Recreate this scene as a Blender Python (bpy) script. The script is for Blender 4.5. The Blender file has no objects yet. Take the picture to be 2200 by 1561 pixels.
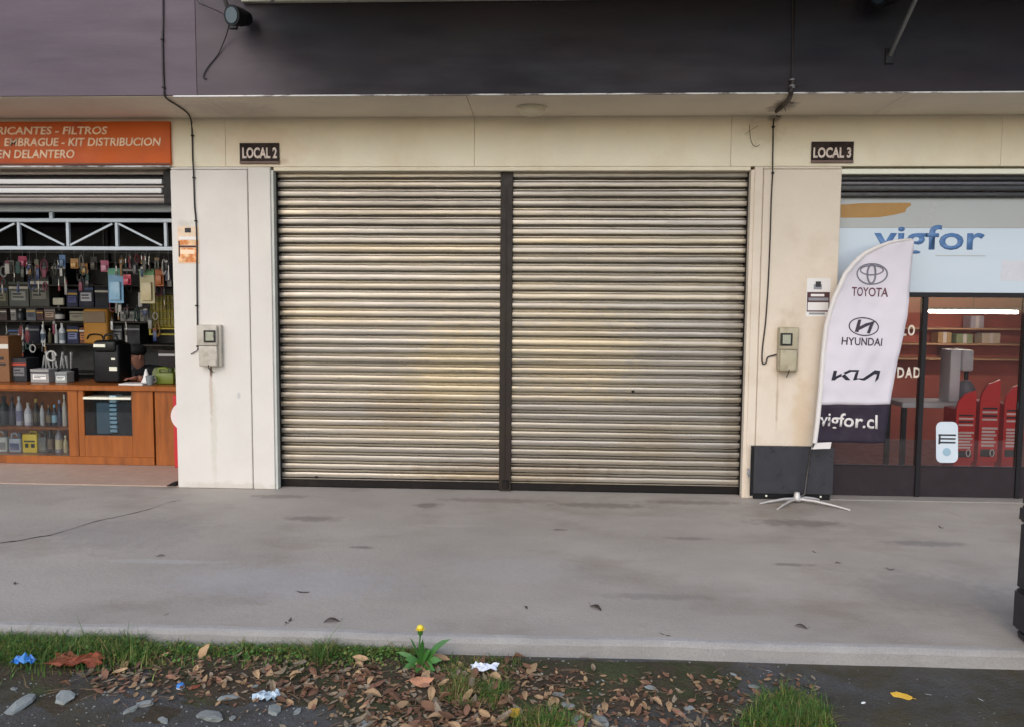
import bpy, bmesh, math, random
from mathutils import Vector, Matrix
import numpy as np
random.seed(7)
R = math.radians
scene = bpy.context.scene
COL = scene.collection

# ------------------------------------------------------------------ camera, world, light
W, H, F = 2200.0, 1561.0, 1650.0
CAM = Vector((0.0, -6.474, 1.601))
YAW, PITCH, ROLL = 0.0453, 0.0752, 0.0071
fw = Vector((-math.sin(YAW)*math.cos(PITCH), math.cos(YAW)*math.cos(PITCH), -math.sin(PITCH)))
r0 = Vector((math.cos(YAW), math.sin(YAW), 0)); u0 = r0.cross(fw)
rt = r0*math.cos(ROLL) + u0*math.sin(ROLL); up = rt.cross(fw)
cd = bpy.data.cameras.new('camera'); cam = bpy.data.objects.new('camera', cd); COL.objects.link(cam)
cam.matrix_world = Matrix((( rt.x, up.x, -fw.x, CAM.x), (rt.y, up.y, -fw.y, CAM.y), (rt.z, up.z, -fw.z, CAM.z), (0, 0, 0, 1)))
cd.sensor_fit = 'HORIZONTAL'; cd.sensor_width = 36; cd.lens = F/W*36; cd.clip_end = 2000; cd.clip_start = 0.05
scene.camera = cam

SUN_EL, SUN_AZ = R(36), R(195)          # azimuth clockwise from +Y: the sun stands behind the camera, a little left
wd = bpy.data.worlds.new('World'); scene.world = wd; wd.use_nodes = True
nt = wd.node_tree; nt.nodes.clear()
sky = nt.nodes.new('ShaderNodeTexSky'); sky.sky_type = 'NISHITA'; sky.sun_disc = False
sky.sun_elevation = SUN_EL; sky.sun_rotation = SUN_AZ; sky.dust_density = 1.5; sky.air_density = 1.0; sky.ozone_density = 1.0
bg = nt.nodes.new('ShaderNodeBackground'); bg.inputs[1].default_value = 0.15
wo = nt.nodes.new('ShaderNodeOutputWorld')
nt.links.new(sky.outputs[0], bg.inputs[0]); nt.links.new(bg.outputs[0], wo.inputs[0])
sl = bpy.data.lights.new('sun', 'SUN'); sl.energy = 0.6; sl.angle = R(90); sl.color = (1.0, 0.97, 0.92)
so = bpy.data.objects.new('sun', sl); COL.objects.link(so)
sd = Vector((math.sin(SUN_AZ)*math.cos(SUN_EL), math.cos(SUN_AZ)*math.cos(SUN_EL), math.sin(SUN_EL)))
so.rotation_euler = sd.to_track_quat('Z', 'Y').to_euler(); so.location = (0, -8, 9)
vs = scene.view_settings
vs.view_transform = 'Standard'; vs.look = 'None'; vs.gamma = 1.0; vs.use_curve_mapping = False; vs.exposure = 0.62

# ------------------------------------------------------------------ pixel helpers
def ray(x, y): return (fw + rt*((x-W/2)/F) + up*((H/2-y)/F))
def P(x, y, Y=0.0):
    d = ray(x, y); return CAM + d*((Y-CAM.y)/d.y)
def G(x, y, Z=0.0):
    d = ray(x, y); return CAM + d*((Z-CAM.z)/d.z)
def S(r, g, b, k=1.0):
    f = lambda c: (c/255/12.92 if c/255 <= .04045 else ((c/255+.055)/1.055)**2.4)*k
    return (f(r), f(g), f(b))

# ------------------------------------------------------------------ materials
MATS = {}
def mk(name, col, rough=.6, metal=0.0, var=.12, scale=5.0, bump=.08, bscale=70.0, col2=None, c2scale=1.5, c2lo=.45, c2hi=.7, stretch=(1, 1, 1), rnd=0.0, coat=0.0, emit=0.0, rvar=.12, spec=.5, world=False, grain=0.0, gscale=120.0):
    if name in MATS: return MATS[name]
    m = bpy.data.materials.new(name); m.use_nodes = True; t = m.node_tree; n = t.nodes; L = t.links
    b = n['Principled BSDF']; b.inputs['Metallic'].default_value = metal
    b.inputs['Specular IOR Level'].default_value = spec
    if coat: b.inputs['Coat Weight'].default_value = coat; b.inputs['Coat Roughness'].default_value = .1
    if world:
        g = n.new('ShaderNodeNewGeometry'); src = g.outputs['Position']
    else:
        tc = n.new('ShaderNodeTexCoord'); src = tc.outputs['Object']
    mp = n.new('ShaderNodeMapping'); mp.inputs['Scale'].default_value = stretch; L.new(src, mp.inputs[0])
    oi = n.new('ShaderNodeObjectInfo')
    ad = n.new('ShaderNodeVectorMath'); ad.operation = 'ADD'; L.new(mp.outputs[0], ad.inputs[0])
    sc = n.new('ShaderNodeMath'); sc.operation = 'MULTIPLY'; sc.inputs[1].default_value = 0 if world else 31.0
    L.new(oi.outputs['Random'], sc.inputs[0]); L.new(sc.outputs[0], ad.inputs[1])
    v = ad.outputs[0]
    def noise(s, d=5, r=.6):
        q = n.new('ShaderNodeTexNoise'); q.inputs['Scale'].default_value = s; q.inputs['Detail'].default_value = d; q.inputs['Roughness'].default_value = r
        L.new(v, q.inputs['Vector']); return q.outputs['Fac']
    def mrange(f, a, bb, c, d):
        q = n.new('ShaderNodeMapRange'); q.inputs[1].default_value = a; q.inputs[2].default_value = bb; q.inputs[3].default_value = c; q.inputs[4].default_value = d
        L.new(f, q.inputs[0]); return q.outputs[0]
    f1 = noise(scale)
    rgb = n.new('ShaderNodeRGB'); rgb.outputs[0].default_value = (*col, 1); c = rgb.outputs[0]
    if col2 is not None:
        mx = n.new('ShaderNodeMix'); mx.data_type = 'RGBA'; L.new(mrange(noise(c2scale, 6, .65), c2lo, c2hi, 0, 1), mx.inputs[0])
        L.new(c, mx.inputs[6]); mx.inputs[7].default_value = (*col2, 1); c = mx.outputs[2]
    hs = n.new('ShaderNodeHueSaturation'); L.new(c, hs.inputs['Color'])
    val = mrange(f1, .25, .75, 1-var, 1+var)
    if grain:
        mg_ = n.new('ShaderNodeMath'); mg_.operation = 'MULTIPLY'; L.new(val, mg_.inputs[0]); L.new(mrange(noise(gscale, 3, .7), .3, .7, 1-grain, 1+grain), mg_.inputs[1]); val = mg_.outputs[0]
    if rnd:
        mm = n.new('ShaderNodeMath'); mm.operation = 'MULTIPLY'; L.new(val, mm.inputs[0]); L.new(mrange(oi.outputs['Random'], 0, 1, 1-rnd, 1+rnd), mm.inputs[1]); val = mm.outputs[0]
    L.new(val, hs.inputs['Value']); L.new(hs.outputs[0], b.inputs['Base Color'])
    L.new(mrange(noise(scale*2.3), .3, .7, max(.02, rough-rvar), min(1, rough+rvar)), b.inputs['Roughness'])
    if bump:
        bp = n.new('ShaderNodeBump'); bp.inputs['Strength'].default_value = bump; bp.inputs['Distance'].default_value = .01
        L.new(noise(bscale, 4), bp.inputs['Height']); L.new(bp.outputs[0], b.inputs['Normal'])
    if emit:
        b.inputs['Emission Color'].default_value = (*col, 1); b.inputs['Emission Strength'].default_value = emit
    m['hs'] = 1
    MATS[name] = m; return m

def stain_and_sheen(m, spots, world=True):
    """local stains with their own shape, plus sheen and shade painted on the slats: (x, z, halfwidth_x, halfheight_z, colour, strength) in world metres, seen on the facade"""
    t = m.node_tree; n = t.nodes; L = t.links; b = n['Principled BSDF']
    c = b.inputs['Base Color'].links[0].from_socket
    g = n.new('ShaderNodeNewGeometry'); sx = n.new('ShaderNodeSeparateXYZ'); L.new(g.outputs['Position'], sx.inputs[0])
    nz = n.new('ShaderNodeTexNoise'); nz.inputs['Scale'].default_value = 14; nz.inputs['Detail'].default_value = 5; L.new(g.outputs['Position'], nz.inputs['Vector'])
    def ma(op, a, bb=None, cc=None):
        q = n.new('ShaderNodeMath'); q.operation = op
        for i, s in enumerate((a, bb, cc)):
            if s is None: continue
            if isinstance(s, (int, float)): q.inputs[i].default_value = s
            else: L.new(s, q.inputs[i])
        return q.outputs[0]
    for (x, z, hx, hz, col, k) in spots:
        ax = 'Y' if hz < 0 else 'Z'; hz = abs(hz)
        dx = ma('DIVIDE', ma('SUBTRACT', sx.outputs['X'], x), hx); dz = ma('DIVIDE', ma('SUBTRACT', sx.outputs[ax], z), hz)
        d = ma('SQRT', ma('ADD', ma('MULTIPLY', dx, dx), ma('MULTIPLY', dz, dz)))
        d = ma('ADD', d, ma('MULTIPLY', ma('SUBTRACT', nz.outputs['Fac'], .5), 1.3))
        mr = n.new('ShaderNodeMapRange'); mr.interpolation_type = 'SMOOTHSTEP'; mr.inputs[1].default_value = .35; mr.inputs[2].default_value = 1.05; mr.inputs[3].default_value = k; mr.inputs[4].default_value = 0
        L.new(d, mr.inputs[0])
        mx = n.new('ShaderNodeMix'); mx.data_type = 'RGBA'; L.new(mr.outputs[0], mx.inputs[0]); L.new(c, mx.inputs[6]); mx.inputs[7].default_value = (*col, 1); c = mx.outputs[2]
    L.new(c, b.inputs['Base Color'])
    return m

def glass(name, tint=(.8, .85, .85), refl=1.0, rough=.02):
    m = bpy.data.materials.new(name); m.use_nodes = True; t = m.node_tree; n = t.nodes; L = t.links; n.clear()
    o = n.new('ShaderNodeOutputMaterial'); tr = n.new('ShaderNodeBsdfTransparent'); tr.inputs[0].default_value = (*tint, 1)
    gl = n.new('ShaderNodeBsdfGlossy'); gl.inputs['Roughness'].default_value = rough
    fr = n.new('ShaderNodeFresnel'); fr.inputs[0].default_value = 1.52
    mu = n.new('ShaderNodeMath'); mu.operation = 'MULTIPLY'; mu.inputs[1].default_value = refl; mu.use_clamp = True; L.new(fr.outputs[0], mu.inputs[0])
    mx = n.new('ShaderNodeMixShader'); L.new(mu.outputs[0], mx.inputs[0]); L.new(tr.outputs[0], mx.inputs[1]); L.new(gl.outputs[0], mx.inputs[2]); L.new(mx.outputs[0], o.inputs[0])
    MATS[name] = m; return m

# ------------------------------------------------------------------ mesh helpers
class MB:
    def __init__(s): s.bm = bmesh.new()
    def box(s, x0, x1, y0, y1, z0, z1, b=0.0, seg=1):
        r = bmesh.ops.create_cube(s.bm, size=1.0)
        for v in r['verts']: v.co = Vector(((x0+x1)/2+v.co.x*(x1-x0), (y0+y1)/2+v.co.y*(y1-y0), (z0+z1)/2+v.co.z*(z1-z0)))
        if b:
            es = list({e for v in r['verts'] for e in v.link_edges})
            bmesh.ops.bevel(s.bm, geom=es, offset=b, segments=seg, affect='EDGES', profile=.5)
        return s
    def bar(s, a, b, w, d=None):
        """square bar from a to b"""
        a = Vector(a); b = Vector(b); d = d or w; t = (b-a).normalized()
        ref = Vector((0, 1, 0)) if abs(t.y) < .9 else Vector((0, 0, 1))
        u = t.cross(ref).normalized(); v = t.cross(u).normalized()
        vs_ = [s.bm.verts.new(p+u*i*w/2+v*j*d/2) for p in (a, b) for (i, j) in ((-1, -1), (1, -1), (1, 1), (-1, 1))]
        for q in ((0, 1, 2, 3), (7, 6, 5, 4), (0, 4, 5, 1), (1, 5, 6, 2), (2, 6, 7, 3), (3, 7, 4, 0)): s.bm.faces.new([vs_[i] for i in q])
        return s
    def tube(s, pts, r, n=8):
        pts = [Vector(p) for p in pts]; rings = []
        rr = r if isinstance(r, (list, tuple)) else [r]*len(pts)
        u = None
        for i, p in enumerate(pts):
            t = (pts[min(i+1, len(pts)-1)]-pts[max(i-1, 0)]).normalized()
            if u is None:
                ref = Vector((0, 1, 0)) if abs(t.y) < .9 else Vector((1, 0, 0)); u = t.cross(ref).normalized()
            else: u = (u-t*u.dot(t)).normalized()
            v = t.cross(u)
            rings.append([s.bm.verts.new(p+(u*math.cos(2*math.pi*k/n)+v*math.sin(2*math.pi*k/n))*rr[i]) for k in range(n)])
        for a, b in zip(rings, rings[1:]):
            for k in range(n): s.bm.faces.new((a[k], a[(k+1) % n], b[(k+1) % n], b[k]))
        s.bm.faces.new(rings[0][::-1]); s.bm.faces.new(rings[-1]); return s
    def lathe(s, c, prof, n=14, sx=1.0, sy=1.0):
        c = Vector(c)
        rings = [[s.bm.verts.new(c+Vector((r*sx*math.cos(2*math.pi*k/n), r*sy*math.sin(2*math.pi*k/n), z))) for k in range(n)] for r, z in prof]
        for a, b in zip(rings, rings[1:]):
            for k in range(n): s.bm.faces.new((a[k], a[(k+1) % n], b[(k+1) % n], b[k]))
        s.bm.faces.new(rings[0][::-1]); s.bm.faces.new(rings[-1]); return s
    def prism(s, pts, y0, y1):
        """outline of (x, z) points, extruded in y"""
        a = [s.bm.verts.new((x, y0, z)) for x, z in pts]; b = [s.bm.verts.new((x, y1, z)) for x, z in pts]
        s.bm.faces.new(a); s.bm.faces.new(b[::-1])
        for k in range(len(pts)): s.bm.faces.new((a[k], b[k], b[(k+1) % len(pts)], a[(k+1) % len(pts)]))
        return s
    def grid(s, rows):
        vv = [[s.bm.verts.new(p) for p in r] for r in rows]
        for a, b in zip(vv, vv[1:]):
            for k in range(len(a)-1): s.bm.faces.new((a[k], a[k+1], b[k+1], b[k]))
        return s
    def sphere(s, c, rx, ry, rz, u=12, v=8):
        r = bmesh.ops.create_uvsphere(s.bm, u_segments=u, v_segments=v, radius=1)
        for q in r['verts']: q.co = Vector((c[0]+q.co.x*rx, c[1]+q.co.y*ry, c[2]+q.co.z*rz))
        return s
    def mesh(s, name, origin=(0, 0, 0), smooth=False):
        me = bpy.data.meshes.new(name)
        bmesh.ops.recalc_face_normals(s.bm, faces=s.bm.faces)
        bmesh.ops.translate(s.bm, verts=s.bm.verts, vec=-Vector(origin)); s.bm.to_mesh(me); s.bm.free()
        if smooth:
            for p in me.polygons: p.use_smooth = True
            me.set_sharp_from_angle(angle=R(40))
        return me

def setp(o, label=None, cat=None, group=None, kind=None):
    if label: o['label'] = label
    if cat: o['category'] = cat
    if group: o['group'] = group
    if kind: o['kind'] = kind
    return o
ORG = {}
def thing(name, base, label, cat, group=None):
    o = bpy.data.objects.new(name, None); COL.objects.link(o); o.location = base; o.empty_display_size = .05
    ORG[o.name] = Vector(base); return setp(o, label, cat, group)
def part(name, mb, mat, parent, smooth=False, label=None):
    org = ORG[parent.name]
    o = bpy.data.objects.new(name, mb.mesh(name, org, smooth) if isinstance(mb, MB) else mb); COL.objects.link(o); o.parent = parent
    o.data.materials.append(mat); ORG[o.name] = org
    if label: o['label'] = label
    return o
def solo(name, mb, mat, base, label=None, cat=None, group=None, kind=None, smooth=False):
    me = mb.mesh(name, base, smooth); o = bpy.data.objects.new(name, me); COL.objects.link(o); o.location = base; me.materials.append(mat); ORG[o.name] = Vector(base)
    return setp(o, label, cat, group, kind)
def child(name, me, parent, loc, rot=(0, 0, 0), scl=(1, 1, 1)):
    """shared-mesh part; loc is a world position"""
    o = bpy.data.objects.new(name, me); COL.objects.link(o); o.parent = parent; o.location = Vector(loc)-ORG[parent.name]; o.rotation_euler = rot; o.scale = scl; return o

def text_mb(body, x0, x1, z0, z1, Y, bold=.0, shear=0.0, depth=.002, rot=0.0, yfun=None, space=1.0):
    """raised lettering fitted into the box x0..x1, z0..z1, facing -Y"""
    cu = bpy.data.curves.new('lettering', 'FONT'); cu.body = body; cu.size = 1; cu.offset = bold; cu.shear = shear; cu.extrude = 0; cu.space_character = space; cu.resolution_u = 3
    o = bpy.data.objects.new('lettering_curve', cu); COL.objects.link(o)
    dg = bpy.context.evaluated_depsgraph_get(); me = bpy.data.meshes.new_from_object(o.evaluated_get(dg)); bpy.data.objects.remove(o); bpy.data.curves.remove(cu)
    mb = MB(); mb.bm.from_mesh(me); bpy.data.meshes.remove(me)
    xs = [v.co.x for v in mb.bm.verts]; ys = [v.co.y for v in mb.bm.verts]; ax, bx, ay, by = min(xs), max(xs), min(ys), max(ys)
    cx, cz = (x0+x1)/2, (z0+z1)/2
    for v in mb.bm.verts:
        x = x0+(v.co.x-ax)/(bx-ax)*(x1-x0); z = z0+(v.co.y-ay)/(by-ay)*(z1-z0)
        if rot: x, z = cx+(x-cx)*math.cos(rot)-(z-cz)*math.sin(rot), cz+(x-cx)*math.sin(rot)+(z-cz)*math.cos(rot)
        v.co = Vector((x, yfun(x, z) if yfun else Y, z))
    r = bmesh.ops.extrude_face_region(mb.bm, geom=list(mb.bm.faces))
    for v in [g for g in r['geom'] if isinstance(g, bmesh.types.BMVert)]: v.co.y -= depth
    return mb
def text_px(body, x0, y0, x1, y1, Y, **k):
    a = P(x0, y1, Y); b = P(x1, y0, Y); return text_mb(body, a.x, b.x, a.z, b.z, Y, **k)

# ------------------------------------------------------------------ shared materials
m_cream = mk('cream_plaster', S(232, 221, 196), .75, var=.05, grain=.03, scale=2.2, bump=.2, bscale=45, col2=S(218, 200, 168), c2scale=1.3, c2lo=.5, c2hi=.85, world=True)
m_white = mk('white_plaster', S(216, 210, 201), .7, grain=.025, var=.05, scale=2.5, bump=.10, bscale=40, col2=S(210, 202, 196), c2scale=1.6, c2lo=.52, c2hi=.85, world=True)
m_beige = mk('beige_plaster', S(220, 206, 188), .72, grain=.03, var=.05, scale=2.0, bump=.12, bscale=40, col2=S(200, 180, 155), c2scale=1.7, c2lo=.5, c2hi=.85, world=True)
m_soff = mk('soffit_plaster', S(222, 210, 190), .8, var=.07, scale=2.0, bump=.1, bscale=40, world=True)
m_fasc = mk('grey_fascia_paint', S(100, 88, 96), .6, spec=.25, grain=.04, var=.07, scale=1.4, bump=.08, bscale=30, stretch=(.5, 1, 3), col2=S(84, 74, 82), c2scale=.9, world=True)
m_fascd = mk('dark_fascia_paint', S(44, 35, 40), .5, spec=.25, grain=.06, var=.14, scale=1.2, bump=.06, bscale=30, stretch=(.5, 1, 2), col2=S(30, 31, 42), c2scale=.8, world=True)
m_trim = mk('chipped_white_paint', S(225, 222, 220), .6, col2=S(110, 100, 98), c2scale=9, c2lo=.48, c2hi=.6, stretch=(.5, 1, 1), world=True)
m_black = mk('black_steel', S(20, 16, 15), .5, spec=.25, var=.25, scale=9, col2=S(52, 38, 28), c2scale=4, c2lo=.55, c2hi=.8)
m_post = mk('brown_black_steel', S(42, 34, 24), .5, spec=.3, var=.2, scale=5, col2=S(40, 30, 28), c2scale=2, c2lo=.4, c2hi=.7)
m_blackp = mk('black_plastic', S(18, 18, 20), .45, spec=.3, var=.2)
m_conc = mk('sidewalk_concrete', S(165, 157, 148), .85, spec=.3, grain=.14, gscale=160, var=.16, scale=1.1, bump=.35, bscale=38, col2=S(138, 127, 114), c2scale=.9, c2lo=.5, c2hi=.75, world=True, stretch=(.8, 1.2, 1))
m_steelw = mk('white_painted_steel', S(205, 212, 218), .5, var=.08)
m_wood = mk('varnished_orange_wood', S(152, 84, 30), .4, spec=.35, var=.22, scale=3.5, stretch=(6, 6, .7), bump=.05, col2=S(98, 50, 18), c2scale=2.2, c2lo=.5, c2hi=.8, coat=.25)
m_grass_green = None

# ------------------------------------------------------------------ ground and sidewalk
GZ = -0.09
SY = -2.875
g = MB(); g.bm.faces.new([g.bm.verts.new(p) for p in ((-300, -300, GZ), (300, -300, GZ), (300, 300, GZ), (-300, 300, GZ))])
m_ground = mk('dark_dirt_and_asphalt', S(82, 81, 80), .9, spec=.25, grain=.2, var=.25, scale=3.0, bump=.9, bscale=60, col2=S(72, 66, 50), c2scale=2.4, c2lo=.42, c2hi=.62, world=True)
solo('ground', g, m_ground, (0, 0, GZ), kind='structure', label='dark grey asphalt and dirt in front of the sidewalk slab')
sw = MB(); b = .012
prof = [(SY+.004, GZ-.05), (SY, -.030), (SY+.006, -.014), (SY+.018, -.005), (SY+.040, 0), (.10, 0)]
xs = [-40+i*.25 for i in range(0, 121)] + [-10+i*.12 for i in range(1, 167)] + [10+i*.5 for i in range(1, 61)]
rng = random.Random(3)
rows = []
wob = 0
for x in xs:
    wob = .85*wob+rng.uniform(-.0032, .0032)
    rows.append([Vector((x, y+(wob if k < 5 else 0), z+(wob*.5 if 0 < k < 5 else 0))) for k, (y, z) in enumerate(prof)])
sw.grid(rows)
stain_and_sheen(m_conc, [(-.95, -.45, .14, -.10, S(88, 80, 74), .55), (-1.75, -.9, .28, -.10, S(100, 90, 86), .5), (1.9, -.75, .45, -.12, S(92, 86, 82), .5), (.45, -.35, .5, -.1, S(104, 94, 86), .5),
                (-.2, -1.9, .6, -.3, S(172, 168, 166), .35), (-1.5, -2.2, .9, -.35, S(170, 168, 172), .4), (2.2, -2.1, .5, -.4, S(128, 122, 120), .4), (-2.9, -1.3, .7, -.5, S(134, 128, 126), .4), (1.0, -1.2, .2, -.05, S(98, 92, 88), .45),
                (-2.2, -.25, .35, -.08, S(112, 102, 96), .5), (1.2, -.2, .5, -.08, S(110, 98, 90), .5), (-.4, -.25, .6, -.10, S(118, 104, 96), .45), (.1, -1.05, .08, -.03, S(84, 78, 74), .6), (-1.2, -1.55, .12, -.035, S(86, 80, 78), .5), (1.55, -1.7, .16, -.04, S(92, 86, 82), .5), (2.6, -1.2, .35, -.08, S(108, 104, 104), .5), (-2.4, -1.9, .5, -.05, S(178, 174, 172), .5), (.6, -2.3, .4, -.06, S(128, 120, 116), .5), (-.7, -1.0, .3, -.05, S(174, 166, 160), .45), (.9, -.7, .3, -.05, S(172, 162, 154), .45)])
m_kerb = mk('pale_kerb_concrete', S(150, 146, 142), .85, spec=.3, grain=.12, var=.10, scale=3, bump=.4, bscale=40, col2=S(160, 156, 152), c2scale=2.5, world=True)
sidewalk = solo('sidewalk', sw, m_conc, (0, 0, 0), kind='structure', label='grey stained concrete sidewalk slab with a rounded front edge')
sidewalk.data.materials.append(m_kerb)
for p_ in sidewalk.data.polygons:
    if p_.center.y < SY+.05: p_.material_index = 1
m_crack = mk('crack_dirt', S(38, 33, 31), .95, var=.3, scale=20)
def crack(pts, w):
    mb = MB(); q = [G(x, y, .0015) for x, y in pts]; fine = []
    for a, b_ in zip(q, q[1:]):
        n = max(2, int((b_-a).length/.04))
        for i in range(n): fine.append(a.lerp(b_, i/n)+Vector((0, rng.uniform(-.012, .012), 0)))
    fine.append(q[-1]); up_ = []; lo = []
    for i, p in enumerate(fine):
        e = w*(.35+.9*rng.random())*min(1, 6*i/len(fine)+.15, 6*(1-i/len(fine))+.15)
        up_.append(p+Vector((0, e, 0))); lo.append(p-Vector((0, e, 0)))
    mb.grid([lo, up_]); o = part('crack', mb, m_crack, sidewalk); return o
crack([(-60, 1172), (20, 1163), (110, 1148), (150, 1136), (200, 1120), (280, 1103), (330, 1090), (360, 1078), (392, 1072)], .012)
crack([(2032, 1096), (2066, 1109), (2085, 1118)], .010)
crack([(960, 1392), (962, 1372)], .002)

# ------------------------------------------------------------------ building shell
XPL, XPR, XOR, XRP = -3.196, -2.34, 1.684, 2.38
ZT, ZS, YF = 2.75, 3.154, -0.676
bld = thing('shop_building', (0, 0, 0), 'single storey row of shops with cream walls and dark fascia', 'building')
seams = [-9.0, -5.6, P(484, 300).x, P(1019, 300).x, P(1571, 300).x, P(2152, 300).x, 6.5, 9.0]
for a, c in zip(seams, seams[1:]):
    part('wall_panel', MB().box(a+.0012, c-.0012, 0, .30, ZT, ZS+.05, .0015), m_cream, bld)
part('wall_core', MB().box(-9, 9, .02, .28, ZT+.01, 5.2), m_cream, bld)
# soffit boards
sx_ = [-9, -5.2, -2.62, P(1010, 228, -.35).x, 2.6, 5.4, 9]
for a, c in zip(sx_, sx_[1:]):
    part('soffit_board', MB().box(a+.0015, c-.0015, YF+.015, -.002, ZS, ZS+.03, .002), m_soff, bld)
# fascia panels
fx = [-9, P(352, 100, YF).x, P(421, 100, YF).x, P(1704, 100, YF).x, 6.0, 9]
fm = [m_fasc, m_fasc, m_fascd, m_fascd, m_fascd]
# middle panel: dark paint, with the awning shadow's soft diagonal edge painted in
m_fmix = m_fascd.copy(); m_fmix.name = 'shadow_edge_fascia_paint'
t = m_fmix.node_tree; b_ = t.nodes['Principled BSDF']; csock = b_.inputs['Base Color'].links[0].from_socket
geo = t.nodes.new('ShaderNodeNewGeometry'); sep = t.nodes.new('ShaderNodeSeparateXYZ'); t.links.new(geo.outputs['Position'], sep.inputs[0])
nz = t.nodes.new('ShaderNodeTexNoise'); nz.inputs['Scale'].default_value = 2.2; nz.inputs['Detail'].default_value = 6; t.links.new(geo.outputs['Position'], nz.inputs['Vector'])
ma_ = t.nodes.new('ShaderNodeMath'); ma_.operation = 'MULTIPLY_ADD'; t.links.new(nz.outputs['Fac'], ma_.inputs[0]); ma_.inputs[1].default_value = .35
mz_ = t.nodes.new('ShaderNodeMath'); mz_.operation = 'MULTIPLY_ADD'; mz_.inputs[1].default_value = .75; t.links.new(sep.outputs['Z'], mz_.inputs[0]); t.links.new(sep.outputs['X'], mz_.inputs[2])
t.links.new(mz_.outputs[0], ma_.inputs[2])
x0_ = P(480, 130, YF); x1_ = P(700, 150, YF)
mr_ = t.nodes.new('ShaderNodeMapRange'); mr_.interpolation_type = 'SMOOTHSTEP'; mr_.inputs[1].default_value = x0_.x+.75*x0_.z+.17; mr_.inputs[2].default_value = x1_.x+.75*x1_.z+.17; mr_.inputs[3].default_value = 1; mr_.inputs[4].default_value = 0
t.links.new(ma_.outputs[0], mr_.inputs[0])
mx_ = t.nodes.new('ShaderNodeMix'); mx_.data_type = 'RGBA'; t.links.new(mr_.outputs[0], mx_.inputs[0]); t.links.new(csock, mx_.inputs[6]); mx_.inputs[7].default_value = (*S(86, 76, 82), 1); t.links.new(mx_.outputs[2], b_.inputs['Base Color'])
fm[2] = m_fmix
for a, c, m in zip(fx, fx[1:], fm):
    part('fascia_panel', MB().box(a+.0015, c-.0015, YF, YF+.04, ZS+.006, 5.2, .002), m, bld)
part('drip_edge', MB().box(P(372, 206, YF).x, 9, YF-.004, YF+.012, ZS-.006, ZS+.004, .001), m_trim, bld)
part('roof_slab', MB().box(-9, 9, YF+.01, 5, 5.2, 5.35), m_cream, bld)
# pilasters: a core, a face panel and a trim strip, with a recessed groove between
stain_and_sheen(m_white, [(P(456, 840).x, P(456, 850).z, .020, .30, S(176, 150, 128), .55), (P(456, 800).x, P(456, 795).z, .015, .07, S(96, 62, 40), .9), (P(462, 930).x, .45, .035, .6, S(196, 190, 172), .5), (P(515, 848).x, P(515, 848).z, .022, .045, S(178, 176, 176), .7),
                (P(480, 1040).x, .02, .5, .05, S(188, 178, 164), .5), (P(400, 470).x, P(400, 482).z, .09, .05, S(190, 180, 168), .5)])
stain_and_sheen(m_beige, [(P(1668, 850).x, P(1668, 850).z, .012, .35, S(176, 150, 124), .6), (P(1685, 770).x, P(1685, 790).z, .11, .10, S(150, 132, 108), .55), (P(1690, 730).x, P(1690, 730).z, .13, .28, S(184, 166, 142), .5), (P(1720, 900).x, .7, .10, .5, S(204, 178, 142), .5)])
stain_and_sheen(m_cream, [(P(560, 290).x, 2.9, .5, .25, S(228, 196, 168), .4), (P(1640, 290).x, P(1640, 280).z, .2, .15, S(190, 170, 140), .45), (P(1665, 245).x, P(1665, 250).z, .08, .05, S(120, 105, 90), .6), (P(600, 340).x, 2.80, .10, .04, S(190, 160, 130), .6)])
stain_and_sheen(m_soff, [(P(1680, 225, -.3).x, -.3, .12, -.22, S(110, 98, 88), .7), (-2.6, -.3, .5, -.3, S(176, 166, 160), .4)])
YP = -.022
def pilaster(xa, xb, m, gx, left_trim):
    part('pilaster_core', MB().box(xa+.004, xb-.004, 0.0, .36, 0, ZT-.003), m, bld)
    za, zb = .002, ZT-.010
    if left_trim:
        part('pilaster_panel', MB().box(gx+.004, xb, YP, -.001, za, zb-.018, .008, 2), m, bld)
        part('pilaster_trim', MB().box(xa, gx-.002, YP+.006, -.001, za, zb, .003), m, bld)
        part('pilaster_cap', MB().box(gx, xb, YP+.006, -.001, zb-.014, zb, .003), m, bld)
    else:
        part('pilaster_panel', MB().box(xa, gx-.004, YP, -.001, za, zb-.018, .008, 2), m, bld)
        part('pilaster_trim', MB().box(gx+.002, xb, YP+.004, -.001, za, zb, .006, 2), m, bld)
        part('pilaster_cap', MB().box(xa, gx, YP+.006, -.001, zb-.014, zb, .003), m, bld)
pilaster(XPL, XPR, m_white, P(538, 600).x, False)
pilaster(XOR, XRP, m_beige, P(1632, 600).x, True)
pilaster(-8.6, -7.8, m_white, -8.0, False)
pilaster(7.0, 7.7, m_beige, 7.05, True)
# reveal trims round the middle opening
m_alu = mk('pale_grey_reveal', S(196, 198, 190), .5)
part('reveal_strip', MB().box(XPR-.002, XPR+.022, -.004, .15, .0, ZT-.03, .002), m_alu, bld)
part('reveal_strip', MB().box(XOR-.028, XOR+.002, -.004, .15, .0, ZT-.03, .002), m_beige, bld)
part('opening_header', MB().box(XPR+.024, XOR-.03, .002, .15, ZT-.034, ZT-.002, .002), m_cream, bld)

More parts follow.
